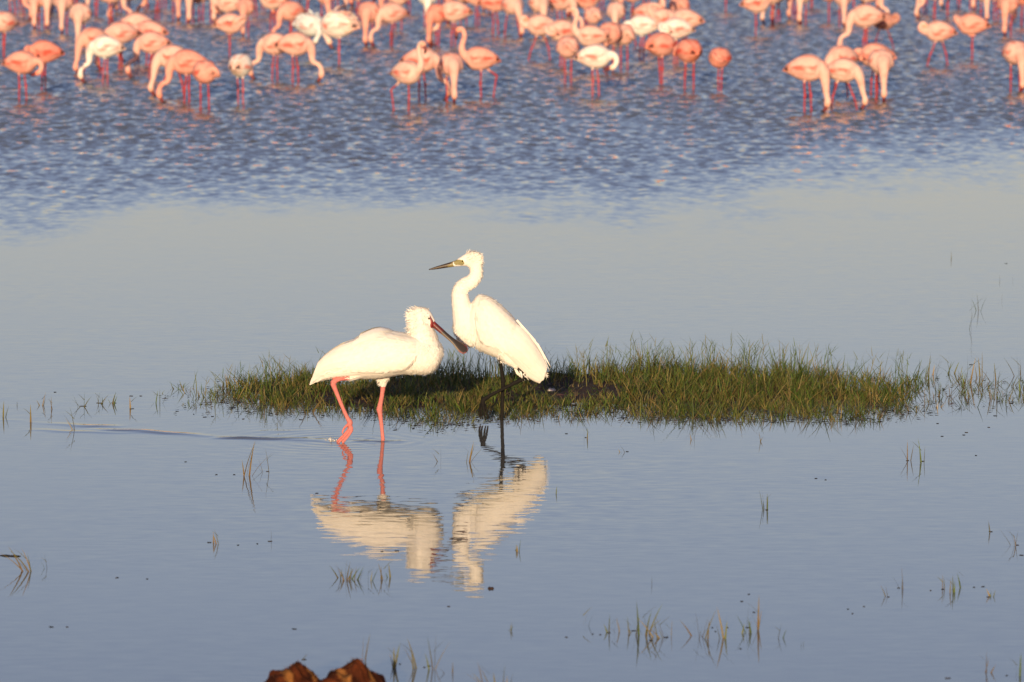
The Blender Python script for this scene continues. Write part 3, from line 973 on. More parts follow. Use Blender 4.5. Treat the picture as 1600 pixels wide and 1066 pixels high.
# photo column, waterline row of its feet, pose, heading (0 right, 90 away, 270 towards the camera), tone, scale, own label
FLOCK = [
    (33, 157, 'preen', -15, 'k', 1.0), (71, 140, 'tuck', 200, 'r', 1.0), (8, 88, 'down', 225, 'p', 1.0),
    (127, 74, 'down', 262, 'p', 1.05), (101, 52, 'down', 268, 'p', 1.08), (58, 45, 'down', 262, 'p', 1.0), (74, 45, 'down', 272, 'p', 1.0),
    (18, 32, 'feed', -20, 'k', 1.0), (41, 26, 'down', -40, 'r', 1.0), (147, 116, 'downwalk', 215, 'k', 1.0), (167, 130, 'feed', 180, 'w', 1.0),
    (191, 108, 'feed', 195, 'p', 1.0), (216, 96, 'down', 186, 'p', 1.05), (236, 103, 'tuck', 176, 'p', 1.0), (240, 122, 'feed', 184, 'p', 1.0),
    (152, 24, 'down', 230, 'p', 1.0), (171, 38, 'feed', 12, 'p', 1.0), (203, 33, 'feed', 195, 'p', 1.0), (248, 31, 'feed', 190, 'k', 1.0),
    (272, 150, 'downwalk', 186, 'p', 1.05), (295, 161, 'feed', 188, 'k', 1.05), (319, 172, 'tuck', -62, 'k', .97), (375, 162, 'tuck', 78, 'w', .97, 'whitish flamingo with hidden head standing apart on two straight legs'),
    (432, 125, 'feed', 180, 'p', 1.0), (459, 129, 'feed', -3, 'p', 1.05, 'pale pink flamingo feeding back to back with another, neck arched over'), (359, 88, 'tuckone', -10, 'p', 1.0),
    (359, 52, 'preen', 170, 'p', 1.0), (385, 57, 'down', 262, 'k', .95), (428, 49, 'back', 182, 'p', 1.05), (456, 68, 'feed', 215, 'k', 1.0),
    (484, 92, 'ruffle', -30, 'g', 1.0, 'greyish white flamingo with ruffled feathers, head bent down in front'),
    (297, 36, 'down', 264, 'p', 1.05), (315, 34, 'preen', 255, 'k', 1.0), (334, 36, 'down', 272, 'p', 1.05), (275, 32, 'down', 280, 'k', 1.0),
    (482, 30, 'tuck', 210, 'r', 1.0), (508, 38, 'downwalk', 285, 'k', 1.0), (530, 100, 'ruffle', 150, 'w', 1.12, 'large white flamingo with raised untidy feathers standing on one leg'),
    (578, 72, 'down', 250, 'k', 1.05), (614, 72, 'feed', 200, 'p', 1.05), (562, 32, 'feed', 190, 'p', 1.0), (622, 46, 'tuck', 275, 'p', 1.08), (599, 30, 'down', 262, 'k', 1.0),
    (586, 24, 'tuck', 200, 'r', 1.0), (541, 28, 'preen', 200, 'p', 1.0),
    (668, 42, 'down', 268, 'w', 1.0), (685, 72, 'down', 232, 'r', 1.0), (711, 72, 'feed', 185, 'p', 1.05), (703, 36, 'down', 265, 'k', 1.05), (724, 38, 'tuck', 280, 'p', 1.05),
    (744, 40, 'preen', 10, 'k', .95), (635, 174, 'up', -35, 'p', .93, 'pale pink flamingo with upright neck beside a feeding bird'),
    (657, 157, 'feed', -8, 'p', 1.05), (704, 160, 'down', 280, 'p', 1.0, 'pale pink flamingo with straight hanging neck, closest to the grassy bank of its group'),
    (751, 152, 'up', 186, 'k', 1.0, 'pink flamingo with raised S-curved neck and red wing edges'),
    (772, 54, 'tuck', -5, 'k', 1.08), (799, 58, 'downwalk', 300, 'p', 1.0), (841, 56, 'down', 290, 'p', 1.05), (873, 52, 'feed', -8, 'p', 1.05),
    (846, 94, 'preenwalk', 190, 'p', 1.0), (888, 130, 'tuck', 262, 'p', 1.0), (880, 104, 'tuck', 200, 'p', 1.05), (928, 150, 'preen', -12, 'w', 1.05),
    (925, 112, 'up', 178, 'p', 1.0), (954, 110, 'preen', 250, 'k', 1.05), (914, 48, 'tuck', 10, 'k', 1.0), (926, 70, 'tuck', 275, 'p', .92),
    (963, 66, 'downwalk', 265, 'p', 1.0), (975, 108, 'tuck', 275, 'p', 1.0), (1012, 72, 'up', -20, 'p', 1.0), (1005, 92, 'preen', 184, 'w', 1.0),
    (1062, 62, 'tuck', 268, 'k', 1.08), (1038, 78, 'back', 190, 'p', 1.0), (1072, 86, 'tuckone', 170, 'p', 1.05), (1058, 100, 'tuck', 184, 'w', 1.05),
    (1031, 131, 'tuck', 40, 'k', 1.05), (1078, 140, 'tuck', 112, 'r', 1.0), (1126, 142, 'tuck', 232, 'r', .86, 'small deep rose flamingo resting apart from the others'),
    (1181, 54, 'tuckone', 5, 'p', 1.0, 'pale pink flamingo standing on one leg at the edge of the gap in the flock'),
    (1134, 18, 'tuckone', 0, 'k', 1.0), (990, 34, 'feed', 195, 'k', 1.0), (962, 32, 'up', 200, 'p', 1.0), (890, 26, 'down', 265, 'p', 1.0),
    (1217, 34, 'downwalk', 245, 'p', 1.0), (1208, 38, 'down', 225, 'p', 1.0), (1256, 38, 'down', 250, 'p', 1.05), (1243, 30, 'down', 235, 'k', 1.0),
    (1316, 42, 'down', 275, 'p', 1.0), (1295, 34, 'tuckone', 260, 'r', 1.0), (1354, 84, 'feed', 183, 'p', 1.12, 'tall pale pink flamingo reaching its neck far forward to the water'),
    (1379, 78, 'preenwalk', -20, 'b', .88, 'dusky brown small flamingo beside a tall pale one'), (1354, 36, 'feed', -10, 'p', 1.0), (1334, 22, 'tuckone', 20, 'r', 1.0),
    (1259, 175, 'down', -18, 'p', 1.08, 'pale pink flamingo with raised tail feeding at the end of a group of five'),
    (1316, 152, 'downwalk', 220, 'p', 1.0), (1315, 171, 'downwalk', -12, 'p', 1.0), (1369, 148, 'tuck', 160, 'k', 1.0), (1375, 158, 'down', 275, 'p', 1.02),
    (1468, 103, 'preenwalk', 182, 'p', 1.02, 'pale pink flamingo striding with neck drawn in and red wing edge'), (1519, 93, 'tuckone', 172, 'k', 1.05),
    (1462, 30, 'feed', 200, 'p', 1.0), (1446, 20, 'down', 230, 'p', 1.0), (1482, 26, 'preen', 215, 'k', 1.0), (1537, 34, 'down', 275, 'p', 1.0), (1576, 56, 'down', 255, 'k', 1.05), (1554, 32, 'feed', -10, 'k', 1.0),
    (1585, 143, 'down', 285, 'p', 1.0, 'pale pink flamingo feeding alone with neck hanging straight down'),
    (1598, 40, 'tuck', 200, 'r', 1.0),
    (30, 16, 'feed', 10, 'p', 1.0), (88, 20, 'down', 250, 'k', 1.0), (122, 18, 'tuck', 200, 'p', 1.0), (186, 18, 'down', 262, 'k', 1.0), (226, 14, 'tuck', 10, 'p', 1.0),
    (258, 12, 'feed', 180, 'p', 1.0), (344, 14, 'down', 262, 'k', 1.0), (396, 26, 'feed', 5, 'k', 1.0), (414, 14, 'tuck', 190, 'p', 1.0), (446, 22, 'up', 0, 'k', 1.0), (470, 14, 'feed', 185, 'r', 1.0),
    (526, 14, 'tuck', 170, 'k', 1.0), (556, 10, 'down', 250, 'r', 1.0), (640, 20, 'feed', 190, 'k', 1.0), (612, 12, 'down', 275, 'p', 1.0), (690, 14, 'tuck', 260, 'r', 1.0), (760, 18, 'down', 262, 'k', 1.0),
    (812, 22, 'tuck', 10, 'k', 1.0), (836, 16, 'feed', 190, 'p', 1.0), (860, 12, 'down', 270, 'r', 1.0), (938, 16, 'feed', 0, 'k', 1.0), (1010, 22, 'tuck', 262, 'p', 1.0), (1036, 18, 'down', 262, 'k', 1.0), (1060, 14, 'feed', 182, 'p', 1.0),
    (1270, 12, 'tuck', 200, 'k', 1.0), (1318, 12, 'feed', 0, 'k', 1.0), (1374, 14, 'down', 262, 'k', 1.0), (1500, 14, 'feed', 190, 'p', 1.0), (1520, 16, 'down', 262, 'p', 1.0), (1570, 18, 'tuck', 0, 'k', 1.0),
]
GROUP = 'flamingos wading in the ruffled water'
OWN = {
    (33, 157): 'pink flamingo preening its belly beside a deep rose resting bird',
    (71, 140): 'deep rose flamingo resting beside a preening pink one',
    (167, 130): 'whitish flamingo feeding with looped neck in front of several pink backs',
    (240, 122): 'pale pink flamingo feeding just behind the whitish looped-neck bird',
    (236, 103): 'pale pink flamingo resting among feeding birds near the whitish one',
    (147, 116): 'pink flamingo wading half hidden behind the whitish looped-neck bird',
    (272, 150): 'pale pink flamingo wading half behind a pink looped-neck feeder',
    (295, 161): 'pink flamingo feeding with looped neck between a wading bird and a resting one',
    (319, 172): 'pink flamingo resting at the end of a tight row of three',
    (432, 125): 'pale pink flamingo feeding back to back with another, neck looped low',
    (359, 88): 'pale pink flamingo on one leg with tucked head, behind the whitish lone bird',
    (657, 157): 'pale pink flamingo feeding between an upright bird and one with hanging neck',
    (928, 150): 'whitish flamingo with neck bent down in front of the crowd',
    (888, 130): 'pale pink flamingo resting beside the whitish bent-necked bird',
    (1031, 131): 'pink flamingo resting with its back turned beside a deep rose one',
    (1078, 140): 'deep rose flamingo resting with its back turned beside a pink one',
    (1316, 152): 'pale pink flamingo wading at the back of the group of five',
    (1315, 171): 'pale pink flamingo wading with legs apart in front of the group of five',
    (1369, 148): 'pink flamingo resting at the back of the group of five',
    (1375, 158): 'pale pink flamingo of the group of five, facing the bank with hanging neck',
    (1519, 93): 'pink flamingo resting on one leg beside the striding one',
    (846, 94): 'pale pink flamingo walking with neck drawn in at the crowd edge',
    (925, 112): 'pale pink flamingo holding its neck upright above the crowded middle of the flock',
    (954, 110): 'pink flamingo preening its belly in the crowded middle of the flock',
    (1005, 92): 'whitish flamingo preening its belly in the crowded middle of the flock',
    (1058, 100): 'whitish flamingo resting among pale pink birds with tucked heads',
}
for rec in FLOCK:
    u, v, pose, a, tone, sc = rec[:6]
    a = a + rng.uniform(-6, 6)
    root = empty('flamingo', at(u, v), R(a))
    s = sc * rng.uniform(.97, 1.04)
    root.scale = (s, s * rng.uniform(.96, 1.06), s)
    lab = rec[6] if len(rec) > 6 else OWN[(u, v)] if (u, v) in OWN else f'{TNAME[tone]} flamingo {PNAME[pose]}, {facing(a)}, {zone(u, v)}'
    tag(root, lab, 'flamingo', GROUP)
    tn = TONE[tone]
    j = [rng.uniform(.94, 1.06) for _ in range(3)]
    cl = (min(1.15, tn[0] * (0.97 + .03 * j[0])), tn[1] * j[1], tn[2] * j[1] * (0.98 + .04 * j[2]), 1)
    for nm, me in PROTO[pose]:
        o = bpy.data.objects.new(nm, me)
        o.parent = root
        o.color = cl
        col.objects.link(o)

# ------------------------------------------------------------------ grass on the bank
GREENS = [(.060, .100, .016), (.082, .122, .021), (.046, .080, .016), (.115, .130, .028), (.160, .145, .038), (.24, .185, .070)]


def blade(V, F, K, base, az, h, lean, curve, w, c0, c1, segs=3):
    o = len(V)
    d = np.array((math.cos(az), math.sin(az), 0.0))
    s = np.array((-math.sin(az), math.cos(az), 0.0))
    tw = nrs.uniform(-.9, .9)
    s = s * math.cos(tw) + d * math.sin(tw)
    for i in range(segs + 1):
        f = i / segs
        p = np.asarray(base) + d * (lean * f * h + curve * f * f * h) + np.array((0, 0, h * f * (1 - .25 * curve * f)))
        ww = w * (1 - f ** 2.4)
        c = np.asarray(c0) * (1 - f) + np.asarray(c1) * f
        if i < segs:
            V += [p - s * ww * .5, p + s * ww * .5]
            K += [c, c]
        else:
            V.append(p)
            K.append(c)
    for i in range(segs - 1):
        F.append((o + 2 * i, o + 2 * i + 1, o + 2 * i + 3, o + 2 * i + 2))
    F.append((o + 2 * segs - 2, o + 2 * segs - 1, o + 2 * segs))


def build_bank_grass():
    V, F, K = [], [], []
    edge_f = [(245, 640), (300, 640), (380, 644), (470, 648), (530, 640), (600, 656), (690, 672), (760, 660), (850, 652), (920, 652), (1040, 656), (1150, 658), (1260, 656), (1350, 660), (1420, 648), (1500, 636), (1600, 634)]
    edge_b = [(245, 612), (300, 604), (380, 596), (470, 590), (560, 582), (680, 580), (760, 584), (850, 584), (920, 580), (1040, 576), (1150, 576), (1260, 582), (1350, 590), (1420, 592), (1500, 596), (1600, 596)]
    dens = [(245, .04), (300, .16), (330, .25), (380, .60), (470, .80), (530, .45), (600, .85), (680, 1.0), (760, 1.0), (850, .9), (1040, 1.0), (1250, 1.0), (1370, .85), (1415, .55), (1440, .13), (1600, .10)]
    tall = [(245, .07), (330, .09), (420, .115), (600, .11), (760, .12), (880, .12), (1000, .145), (1180, .145), (1300, .13), (1420, .12), (1600, .10)]
    ip = lambda t, x: float(np.interp(x, [a for a, _ in t], [b for _, b in t]))
    clumps = []
    for _ in range(5200):
        u = nrs.uniform(250, 1606)
        vf, vb = ip(edge_f, u), ip(edge_b, u)
        q = nrs.rand()
        v = vb + (vf - vb) * q + nrs.normal(0, 2.0)
        d = ip(dens, u)
        # open mud and short growth behind the egret
        e = ((u - 910) / 90) ** 2 + ((v - 616) / 13) ** 2
        short = 1.0
        if e < 1:
            d *= .30
            short = .45
        elif e < 2.2:
            short = .7
        # broken front edge: water shows between the clumps
        pt = 0.5 + 0.25 * (math.sin(u * .061 + v * .13) + math.sin(u * .027 - v * .21 + 2)) + 0.25 * math.sin(u * .15 + 1) * math.sin(v * .33)
        d *= min(1.0, max(0.10, 0.15 + 1.5 * pt))
        if q > .55: d *= .85 - .70 * (q - .55) / .45 * (1.15 - pt)
        if q < .3: d *= .55
        if nrs.rand() > d: continue
        clumps.append((u, v, q, short))
    for u, v, q, short in clumps:
        p = at(u, v)
        z = max(-.03, float(bank_height(np.array(p.x), np.array(p.y))) - .006)
        H = ip(tall, u) * short * (0.80 + .30 * (1 - q)) * nrs.uniform(.45, 1.3)
        H *= 0.72 + 0.5 * (0.5 + 0.5 * math.sin(p.x * 9.3 + 2 * math.sin(p.y * 5))) * (0.5 + 0.5 * math.sin(p.x * 23.1 + p.y * 11))
        nb = nrs.randint(6, 14)
        tone = GREENS[nrs.choice(6, p=[.28, .28, .18, .15, .08, .03])]
        for _ in range(nb):
            az = nrs.uniform(0, 2 * math.pi)
            b = (p.x + nrs.normal(0, .018), p.y + nrs.normal(0, .03), z)
            t = np.asarray(tone) * nrs.uniform(.65, 1.75)
            if nrs.rand() < .16: t = np.asarray(GREENS[5]) * nrs.uniform(.7, 1.4)
            h = H * nrs.uniform(.45, 1.15)
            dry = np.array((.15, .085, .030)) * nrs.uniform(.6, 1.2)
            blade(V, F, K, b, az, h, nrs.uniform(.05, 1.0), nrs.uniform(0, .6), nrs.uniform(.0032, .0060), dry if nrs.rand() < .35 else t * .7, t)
    # taller single stems and seed spikes at the back
    for _ in range(520):
        u = nrs.uniform(300, 1420)
        vb = ip(edge_b, u)
        v = vb + nrs.uniform(0, 30)
        if nrs.rand() > ip(dens, u): continue
        p = at(u, v)
        az = nrs.uniform(0, 2 * math.pi)
        h = ip(tall, u) * nrs.uniform(1.05, 1.55)
        c = np.asarray(GREENS[nrs.choice([0, 1, 3, 4])])
        blade(V, F, K, (p.x, p.y, 0), az, h, nrs.uniform(.0, .3), nrs.uniform(0, .25), .0042, c, c * 1.1)
        if nrs.rand() < .5:
            for k in range(3):
                blade(V, F, K, (p.x + math.cos(az) * .1 * h, p.y, h * (.55 + .12 * k)), nrs.uniform(0, 6.28), h * .28, nrs.uniform(.5, 1.2), .1, .0034, c, c * 1.2, 2)
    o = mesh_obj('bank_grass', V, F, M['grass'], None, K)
    tag(o, 'dense short green grass growing over the mud bank', 'grass', kind='stuff')
    # low matted litter between the stems and small floating leaves round the bank
    V, F, K = [], [], []
    for it in range(2600):
        u = nrs.uniform(250, 1600)
        vf, vb = ip(edge_f, u), ip(edge_b, u)
        v = nrs.uniform(vb - 6, vf + 8) if it < 1500 else vf - 9 + nrs.normal(0, 7)
        if nrs.rand() > max(.18, ip(dens, u)): continue
        p = at(u, v)
        z = max(.004, float(bank_height(np.array(p.x), np.array(p.y))) + .004)
        L, W, a = nrs.uniform(.010, .045), nrs.uniform(.006, .022), nrs.uniform(0, 6.28)
        d, s = np.array((math.cos(a), math.sin(a), nrs.uniform(-.05, .15))), np.array((-math.sin(a), math.cos(a), 0))
        b = len(V)
        c = np.array((p.x, p.y, z))
        V += [c - d * L * .5, c + s * W * .5 + np.array((0, 0, .003)), c + d * L * .5, c - s * W * .5]
        F.append((b, b + 1, b + 2, b + 3))
        k = np.array([(.035, .028, .018), (.09, .05, .025), (.045, .05, .02)][nrs.randint(3)])
        K += [k] * 4
    o = mesh_obj('leaf_litter', V, F, M['debris'], None, K)
    tag(o, 'dark leaf litter scattered on the mud and floating round the bank', 'litter', kind='stuff')


build_bank_grass()

# ------------------------------------------------------------------ single sedge tufts standing in the water
NEAR = [
    # column, waterline row, height px, blades, lean (px at the tip), own label
    (46, 893, 40, 6, -16, 'yellow bent sedge tuft next to a floating dark twig'), (74, 889, 22, 2, -4),
    (343, 850, 24, 2, -6), (330, 848, 16, 1, 0), (422, 845, 18, 1, 0), (381, 744, 58, 5, 14, 'tall crooked sedge stalk with a folded stem, before the spoonbill wake'), (417, 738, 36, 3, -4),
    (550, 906, 30, 14, 2, 'thick short grass tuft beside the spoonbill reflection'), (534, 904, 24, 3, -5), (575, 908, 24, 3, 1), (597, 906, 34, 4, 8), (610, 902, 20, 2, -2),
    (686, 722, 24, 3, 0), (731, 722, 30, 4, 6), (977, 707, 12, 3, -5), (1198, 796, 30, 5, -4, 'lone small sedge tuft with pale stem in open water'),
    (1419, 720, 30, 3, 0), (1441, 722, 36, 3, -5), (1548, 832, 18, 2, -2), (1588, 853, 27, 4, -8, 'straw-coloured bent tuft with long side blade'),
    (910, 978, 32, 3, 3), (956, 988, 28, 3, 1), (968, 987, 22, 2, -4), (986, 990, 26, 2, -2), (1004, 992, 52, 8, -2, 'tallest green sedge clump in a row of water tufts'), (1016, 1000, 36, 3, 4), (1034, 997, 38, 7, -12, 'bright yellow-green sedge tuft leaning over its reflection'), (1047, 994, 24, 2, 1),
    (1086, 995, 40, 4, -6), (1099, 998, 44, 5, 12, 'sedge tuft with orange stem base and leaning blades'), (1132, 998, 46, 4, -8), (1158, 990, 18, 2, 0), (1170, 989, 42, 5, 3), (1186, 984, 50, 3, 1, 'straight tall reed stem with orange tip'), (1217, 997, 22, 2, 4), (1252, 1010, 12, 3, 0),
    (1389, 931, 17, 2, -5), (1408, 921, 34, 3, -2), (1473, 921, 22, 2, 0), (1489, 926, 26, 4, -1), (1506, 918, 34, 3, -2), (1550, 932, 16, 5, 1, 'short brown tuft with spread blades among floating leaves'),
    (1541, 1050, 32, 3, 0), (1589, 1057, 34, 2, 1), (616, 1044, 36, 4, 8), (648, 1044, 46, 4, -10), (676, 1046, 54, 4, 2), (704, 1052, 16, 2, 0), (568, 1032, 42, 3, 6), (768, 1074, 40, 6, -8), (792, 1074, 34, 3, 2), (796, 986, 14, 3, 1), (473, 1040, 20, 2, 1), (808, 862, 18, 3, 2),
    (1019, 914, 14, 1, 0), (1085, 688, 14, 2, 0), (1186, 690, 16, 2, -2), (915, 686, 18, 2, 0), (868, 772, 12, 1, 1),
]
MARGIN = [(4, 652, 24, 3, 1), (28, 634, 16, 2, 0), (47, 660, 26, 2, 0), (64, 634, 20, 3, 4), (82, 640, 20, 2, 0), (119, 672, 34, 3, -8), (131, 636, 22, 4, 1), (155, 631, 20, 7, 2), (178, 631, 18, 5, 4), (205, 639, 22, 2, 0), (247, 630, 22, 4, 0),
          (1446, 592, 34, 6, 2), (1458, 586, 36, 5, 2), (1482, 584, 34, 7, 0), (1466, 620, 24, 8, -3), (1486, 620, 30, 7, 2), (1510, 622, 30, 5, -1), (1513, 600, 46, 3, 0), (1532, 588, 36, 4, 0), (1553, 596, 28, 3, -3), (1556, 624, 32, 9, 1), (1575, 626, 24, 4, 4), (1594, 588, 34, 6, -3), (1599, 612, 26, 8, 0), (1452, 632, 26, 5, 0), (1535, 618, 22, 3, 0),
          (1514, 515, 58, 2, 1), (1528, 486, 26, 3, -2), (1564, 471, 12, 2, 1), (1560, 440, 9, 1, 0), (1585, 440, 9, 1, 0), (1486, 405, 12, 1, 0)]


def tuft(u, v, hp, nb, lean, label, group):
    p = at(u, v)
    root = empty('sedge_tuft', p)
    tag(root, label, 'plant', group)
    s = (v + 334.0) / CAM_H
    H = 1.12 * hp / s
    rs = nrs
    straw = rs.rand() < .3
    for k in range(nb):
        V, F, K = [], [], []
        c = np.array(GREENS[rs.choice([1, 3, 4, 5], p=[.25, .25, .25, .25])]) * rs.uniform(.9, 1.4)
        if straw: c = c * .5 + np.array((.26, .17, .055)) * .5
        h = H * (1.0 if k == 0 else rs.uniform(.4, .95))
        ld = lean / max(hp, 1)
        x_l = ld + rs.normal(0, .28) if k else ld
        az = 0 if x_l >= 0 else math.pi
        az += rs.uniform(-.8, .8)
        b = (rs.normal(0, .004 + .0012 * nb), rs.normal(0, .006), -.03)
        base = np.array((.15, .085, .035)) * rs.uniform(.7, 1.2) if rs.rand() < .4 else c * .8
        blade(V, F, K, b, az, h + .03, abs(x_l) * .7, abs(x_l) * .5, rs.uniform(.0050, .0090), base, c, 5)
        mesh_obj('blade', V, F, M['grass'], root, K)
    # a side leaf branching off the main stem
    if nb > 1 and hp > 18:
        V, F, K = [], [], []
        c = np.array((.10, .10, .03)) * rs.uniform(.8, 1.5)
        blade(V, F, K, (lean / max(hp, 1) * .3 * H, 0, H * .45), rs.choice([0, math.pi]) + rs.uniform(-.5, .5), H * .4, .8, .3, .004, c, c * 1.1, 4)
        mesh_obj('side_leaf', V, F, M['grass'], root, K)


for rec in NEAR:
    u, v, hp, nb, ln = rec[:5]
    zn = ('beside the floating twig' if u < 130 else 'before the spoonbill wake' if u < 430 and v < 900 else 'beside the brown clods' if u < 800 and v > 1020
          else 'beside the thick tuft near the spoonbill reflection' if u < 640 else 'between the reflections of the two birds' if u < 740 else 'in the row with the tallest green clump' if 900 < u < 1260 and v > 960
          else 'in the thin row of brown tufts' if u > 1380 and 905 < v < 940 else 'just off the front of the grass bank' if v < 712 else 'alone in open water')
    if len(rec) > 5: lab = rec[5]
    else: lab = ('single thin sedge blade' if nb == 1 else 'pair of thin sedge blades' if nb == 2 else 'small tuft of three blades' if nb == 3 else 'small leafy sedge tuft') + (' leaning over' if abs(ln) > 6 else '') + (', tall,' if hp > 36 else '') + ' ' + zn
    tuft(u, v, hp, nb, ln, lab, 'sedge tufts standing in the open water')
for u, v, hp, nb, ln in MARGIN:
    where = 'beyond the end of the grass bank' if u > 1400 else 'in shallows beside the wake'
    lab = ('few thin sedge blades ' if nb < 4 else 'leafy sedge tuft ') + where
    tuft(u, v, hp, nb, ln, lab, 'sedge tufts round the ends of the bank')


# ------------------------------------------------------------------ small floating things
def floating(name, u, v, Lp, Wp, cl, label, cat, group=None, az=0.0, hgt=.006):
    p = at(u, v)
    s = (v + 334.0) / CAM_H
    L = Lp / s
    W = Wp
    V, F, K = [], [], []
    n = 9
    for i in range(n):
        f = i / (n - 1)
        w = W * math.sin(math.pi * (0.06 + .88 * f)) * (1 + .25 * math.sin(5 * f + u))
        x = (f - .5) * L
        y = .12 * L * math.sin(3 * f + v)
        z = .002 + hgt * math.sin(math.pi * f) * (.7 + .3 * math.sin(9 * f))
        V += [(x, y - w, -.004), (x, y, z), (x, y + w, -.004)]
        c = np.asarray(cl) * nrs.uniform(.7, 1.3)
        K += [c, c, c]
    for i in range(n - 1):
        for k in range(2):
            F.append((3 * i + k, 3 * i + 3 + k, 3 * i + 4 + k, 3 * i + 1 + k))
    o = mesh_obj(name, V, F, M['debris'], None, K)
    o.location = p
    o.rotation_euler = (0, 0, az)
    tag(o, label, cat, group)
    return o


DK = (.030, .026, .022)
floating('floating_twig', 16, 869, 34, .010, DK, 'dark straight twig floating beside a bent yellow tuft', 'twig')
floating('plant_clump', 767, 920, 10, .014, (.085, .045, .025), 'small rounded brown plant clump floating near the egret reflection', 'clump', None, 0, .011)
BITS = [(183, 903, 8), (80, 980, 10), (105, 980, 5), (230, 905, 4), (422, 846, 9), (327, 848, 9), (372, 852, 5), (402, 850, 4), (1536, 917, 9), (1522, 918, 5), (1544, 933, 7), (1388, 933, 5), (1404, 919, 6), (1454, 923, 4), (1473, 921, 6), (1325, 952, 4), (1332, 959, 4), (1350, 948, 4), (1481, 1060, 12), (1573, 1056, 5),
        (885, 996, 6), (926, 991, 4), (938, 992, 4), (952, 989, 6), (990, 986, 10), (1017, 1001, 9), (1041, 996, 9), (1113, 981, 4), (1118, 987, 4), (1137, 981, 4), (1168, 981, 9), (1157, 1014, 5), (1159, 940, 6), (1170, 929, 5), (1178, 957, 6), (670, 1041, 9), (663, 1043, 5), (625, 1038, 5), (475, 1031, 10), (460, 983, 10), (701, 948, 6), (620, 861, 10), (597, 862, 5), (807, 860, 6), (885, 678, 6), (915, 684, 4), (980, 706, 6), (1275, 748, 6), (1290, 750, 4), (1198, 797, 6), (320, 652, 9), (332, 651, 6), (432, 648, 6), (470, 656, 9), (380, 655, 5), (86, 613, 6), (130, 635, 14), (155, 630, 12), (178, 630, 12), (205, 619, 8), (206, 639, 10), (220, 619, 6), (290, 722, 5), (338, 742, 5), (366, 742, 5), (418, 737, 6), (1517, 570, 8), (1510, 676, 7), (1545, 668, 6), (1472, 682, 6), (1555, 650, 8), (1572, 412, 6), (495, 771, 7), (1506, 680, 6), (1465, 662, 5), (1430, 636, 8), (1418, 720, 7), (1442, 721, 7), (1525, 712, 5), (1548, 831, 8), (1596, 868, 9), (1590, 852, 6)]
for u, v, L in BITS:
    floating('floating_leaf', u, v, L * .75, .004 + .0006 * L, (.045, .04, .035) if rng.random() < .7 else (.08, .055, .03), 'tiny dark leaf scrap floating on the water', 'leaf', 'leaf scraps floating on the water', rng.uniform(-.4, .4), .0012)
# pale shell-like scrap and brown mud lumps on the bank
lump = floating('mud_lump', 884, 622, 46, .05, (.16, .075, .045), 'reddish brown mud lump at the open edge of the bank', 'mud', None, 0, .030)
floating('pale_scrap', 862, 618, 12, .010, (.55, .48, .42), 'pale feather scrap lying on the brown mud', 'scrap', None, .3, .016).location.z = .028


# little splash where the spoonbill lifts its foot
def splash():
    p = at(512, 688)
    root = empty('water_splash', p)
    tag(root, 'small white splash thrown up at the spoonbill rear foot', 'splash')
    m = principled('foam', base=(.5, .5, .5), rough=.2, spec=.5)
    for k in range(9):
        f = k / 8
        x = -.015 + .06 * f + rng.uniform(-.006, .006)
        h = .004 + .014 * math.exp(-((f - .45) / .25) ** 2) * rng.uniform(.4, 1.2)
        r = rng.uniform(.0012, .0032)
        y = rng.uniform(-.03, .03)
        V = [(x - r * 2.6, y, 0), (x + r * 2.6, y, 0), (x, y - r * 2, 0), (x, y + r * 2, 0), (x + r * .8, y, h), (x, y, -.004)]
        F = [(0, 2, 4), (2, 1, 4), (1, 3, 4), (3, 0, 4), (2, 0, 5), (1, 2, 5), (3, 1, 5), (0, 3, 5)]
        mesh_obj('droplet', V, F, m, root, None)


splash()


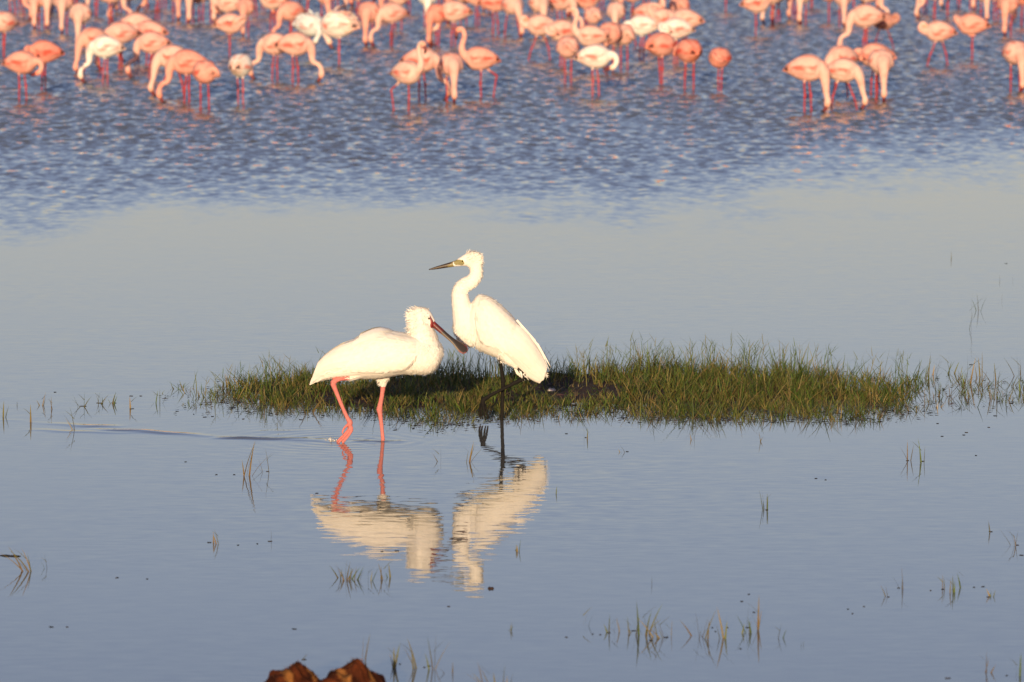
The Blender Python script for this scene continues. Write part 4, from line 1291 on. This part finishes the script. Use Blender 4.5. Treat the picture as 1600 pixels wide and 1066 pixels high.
# ------------------------------------------------------------------ two matted clods at the near edge
def clod(u, v_top, half_px, seed, label, peak=0.0):
    rs = np.random.RandomState(seed)
    v_base = 1112.0
    p = at(u, v_base)
    s = (v_base + 334.0) / CAM_H
    h = (v_base - v_top) / s
    a = half_px / s
    root = empty('matted_clod', p)
    tag(root, label, 'clod', 'matted clods at the near edge of the water')
    nu, nv = 72, 36
    V, F, K = [], [], []
    ph = rs.uniform(0, 6, 12)
    for j in range(nv):
        el = -0.25 + (math.pi / 2 + 0.25) * j / (nv - 1)
        for i in range(nu):
            az = 2 * math.pi * i / nu
            d = np.array((math.cos(el) * math.cos(az), math.cos(el) * math.sin(az), math.sin(el)))
            n = (.07 * math.sin(4 * d[0] * 2 + ph[0]) * math.sin(5 * d[1] + ph[1]) + .05 * math.sin(9 * d[0] + ph[2]) * math.sin(11 * d[2] + ph[3]) + .03 * math.sin(21 * d[0] + 17 * d[1] + ph[4]) + rs.normal(0, .004))
            q = d * (1 + n) * np.array((a, a * .9, h))
            if peak: q[2] += peak * h * math.exp(-((q[0] / a - .05) / .22) ** 2) * max(0, d[2])
            V.append(q)
            t = .5 + .5 * math.sin(6 * d[0] + ph[5]) * math.sin(7 * d[2] + 4 * d[1] + ph[6])
            c = np.array((.030, .008, .004)) * (1 - t) + np.array((.12, .030, .009)) * t
            t2 = math.sin(9 * d[0] + 3 * d[1] + ph[7]) * math.sin(5 * d[2] + ph[8])
            if t2 > .55: c = np.array((.24, .10, .028))
            K.append(c)
    for j in range(nv - 1):
        for i in range(nu):
            F.append((j * nu + i, j * nu + (i + 1) % nu, (j + 1) * nu + (i + 1) % nu, (j + 1) * nu + i))
    F.append(tuple((nv - 1) * nu + i for i in range(nu)))
    mesh_obj('mass', V, F, M['clod'], root, K)
    # loose fibres
    FV, FF, FK = [], [], []
    for _ in range(900):
        k = rs.randint(len(V))
        q = V[k]
        if q[2] < 0: continue
        L = rs.uniform(.004, .013)
        az = rs.uniform(0, 6.28)
        c = np.array([(.13, .04, .012), (.04, .014, .008), (.24, .11, .035)][rs.randint(3)])
        blade(FV, FF, FK, q * .985, az, L, rs.uniform(.2, 1.3), rs.uniform(0, .6), .0024, c * .7, c, 2)
    o = mesh_obj('fibres', FV, FF, M['clod'], root, FK)
    o['kind'] = 'stuff'


clod(461, 1041, 62, 3, 'rounded dark rust-brown clod at the near edge of the water')
clod(552, 1043, 66, 9, 'peaked orange-brown clod with ragged top at the near edge', .16)
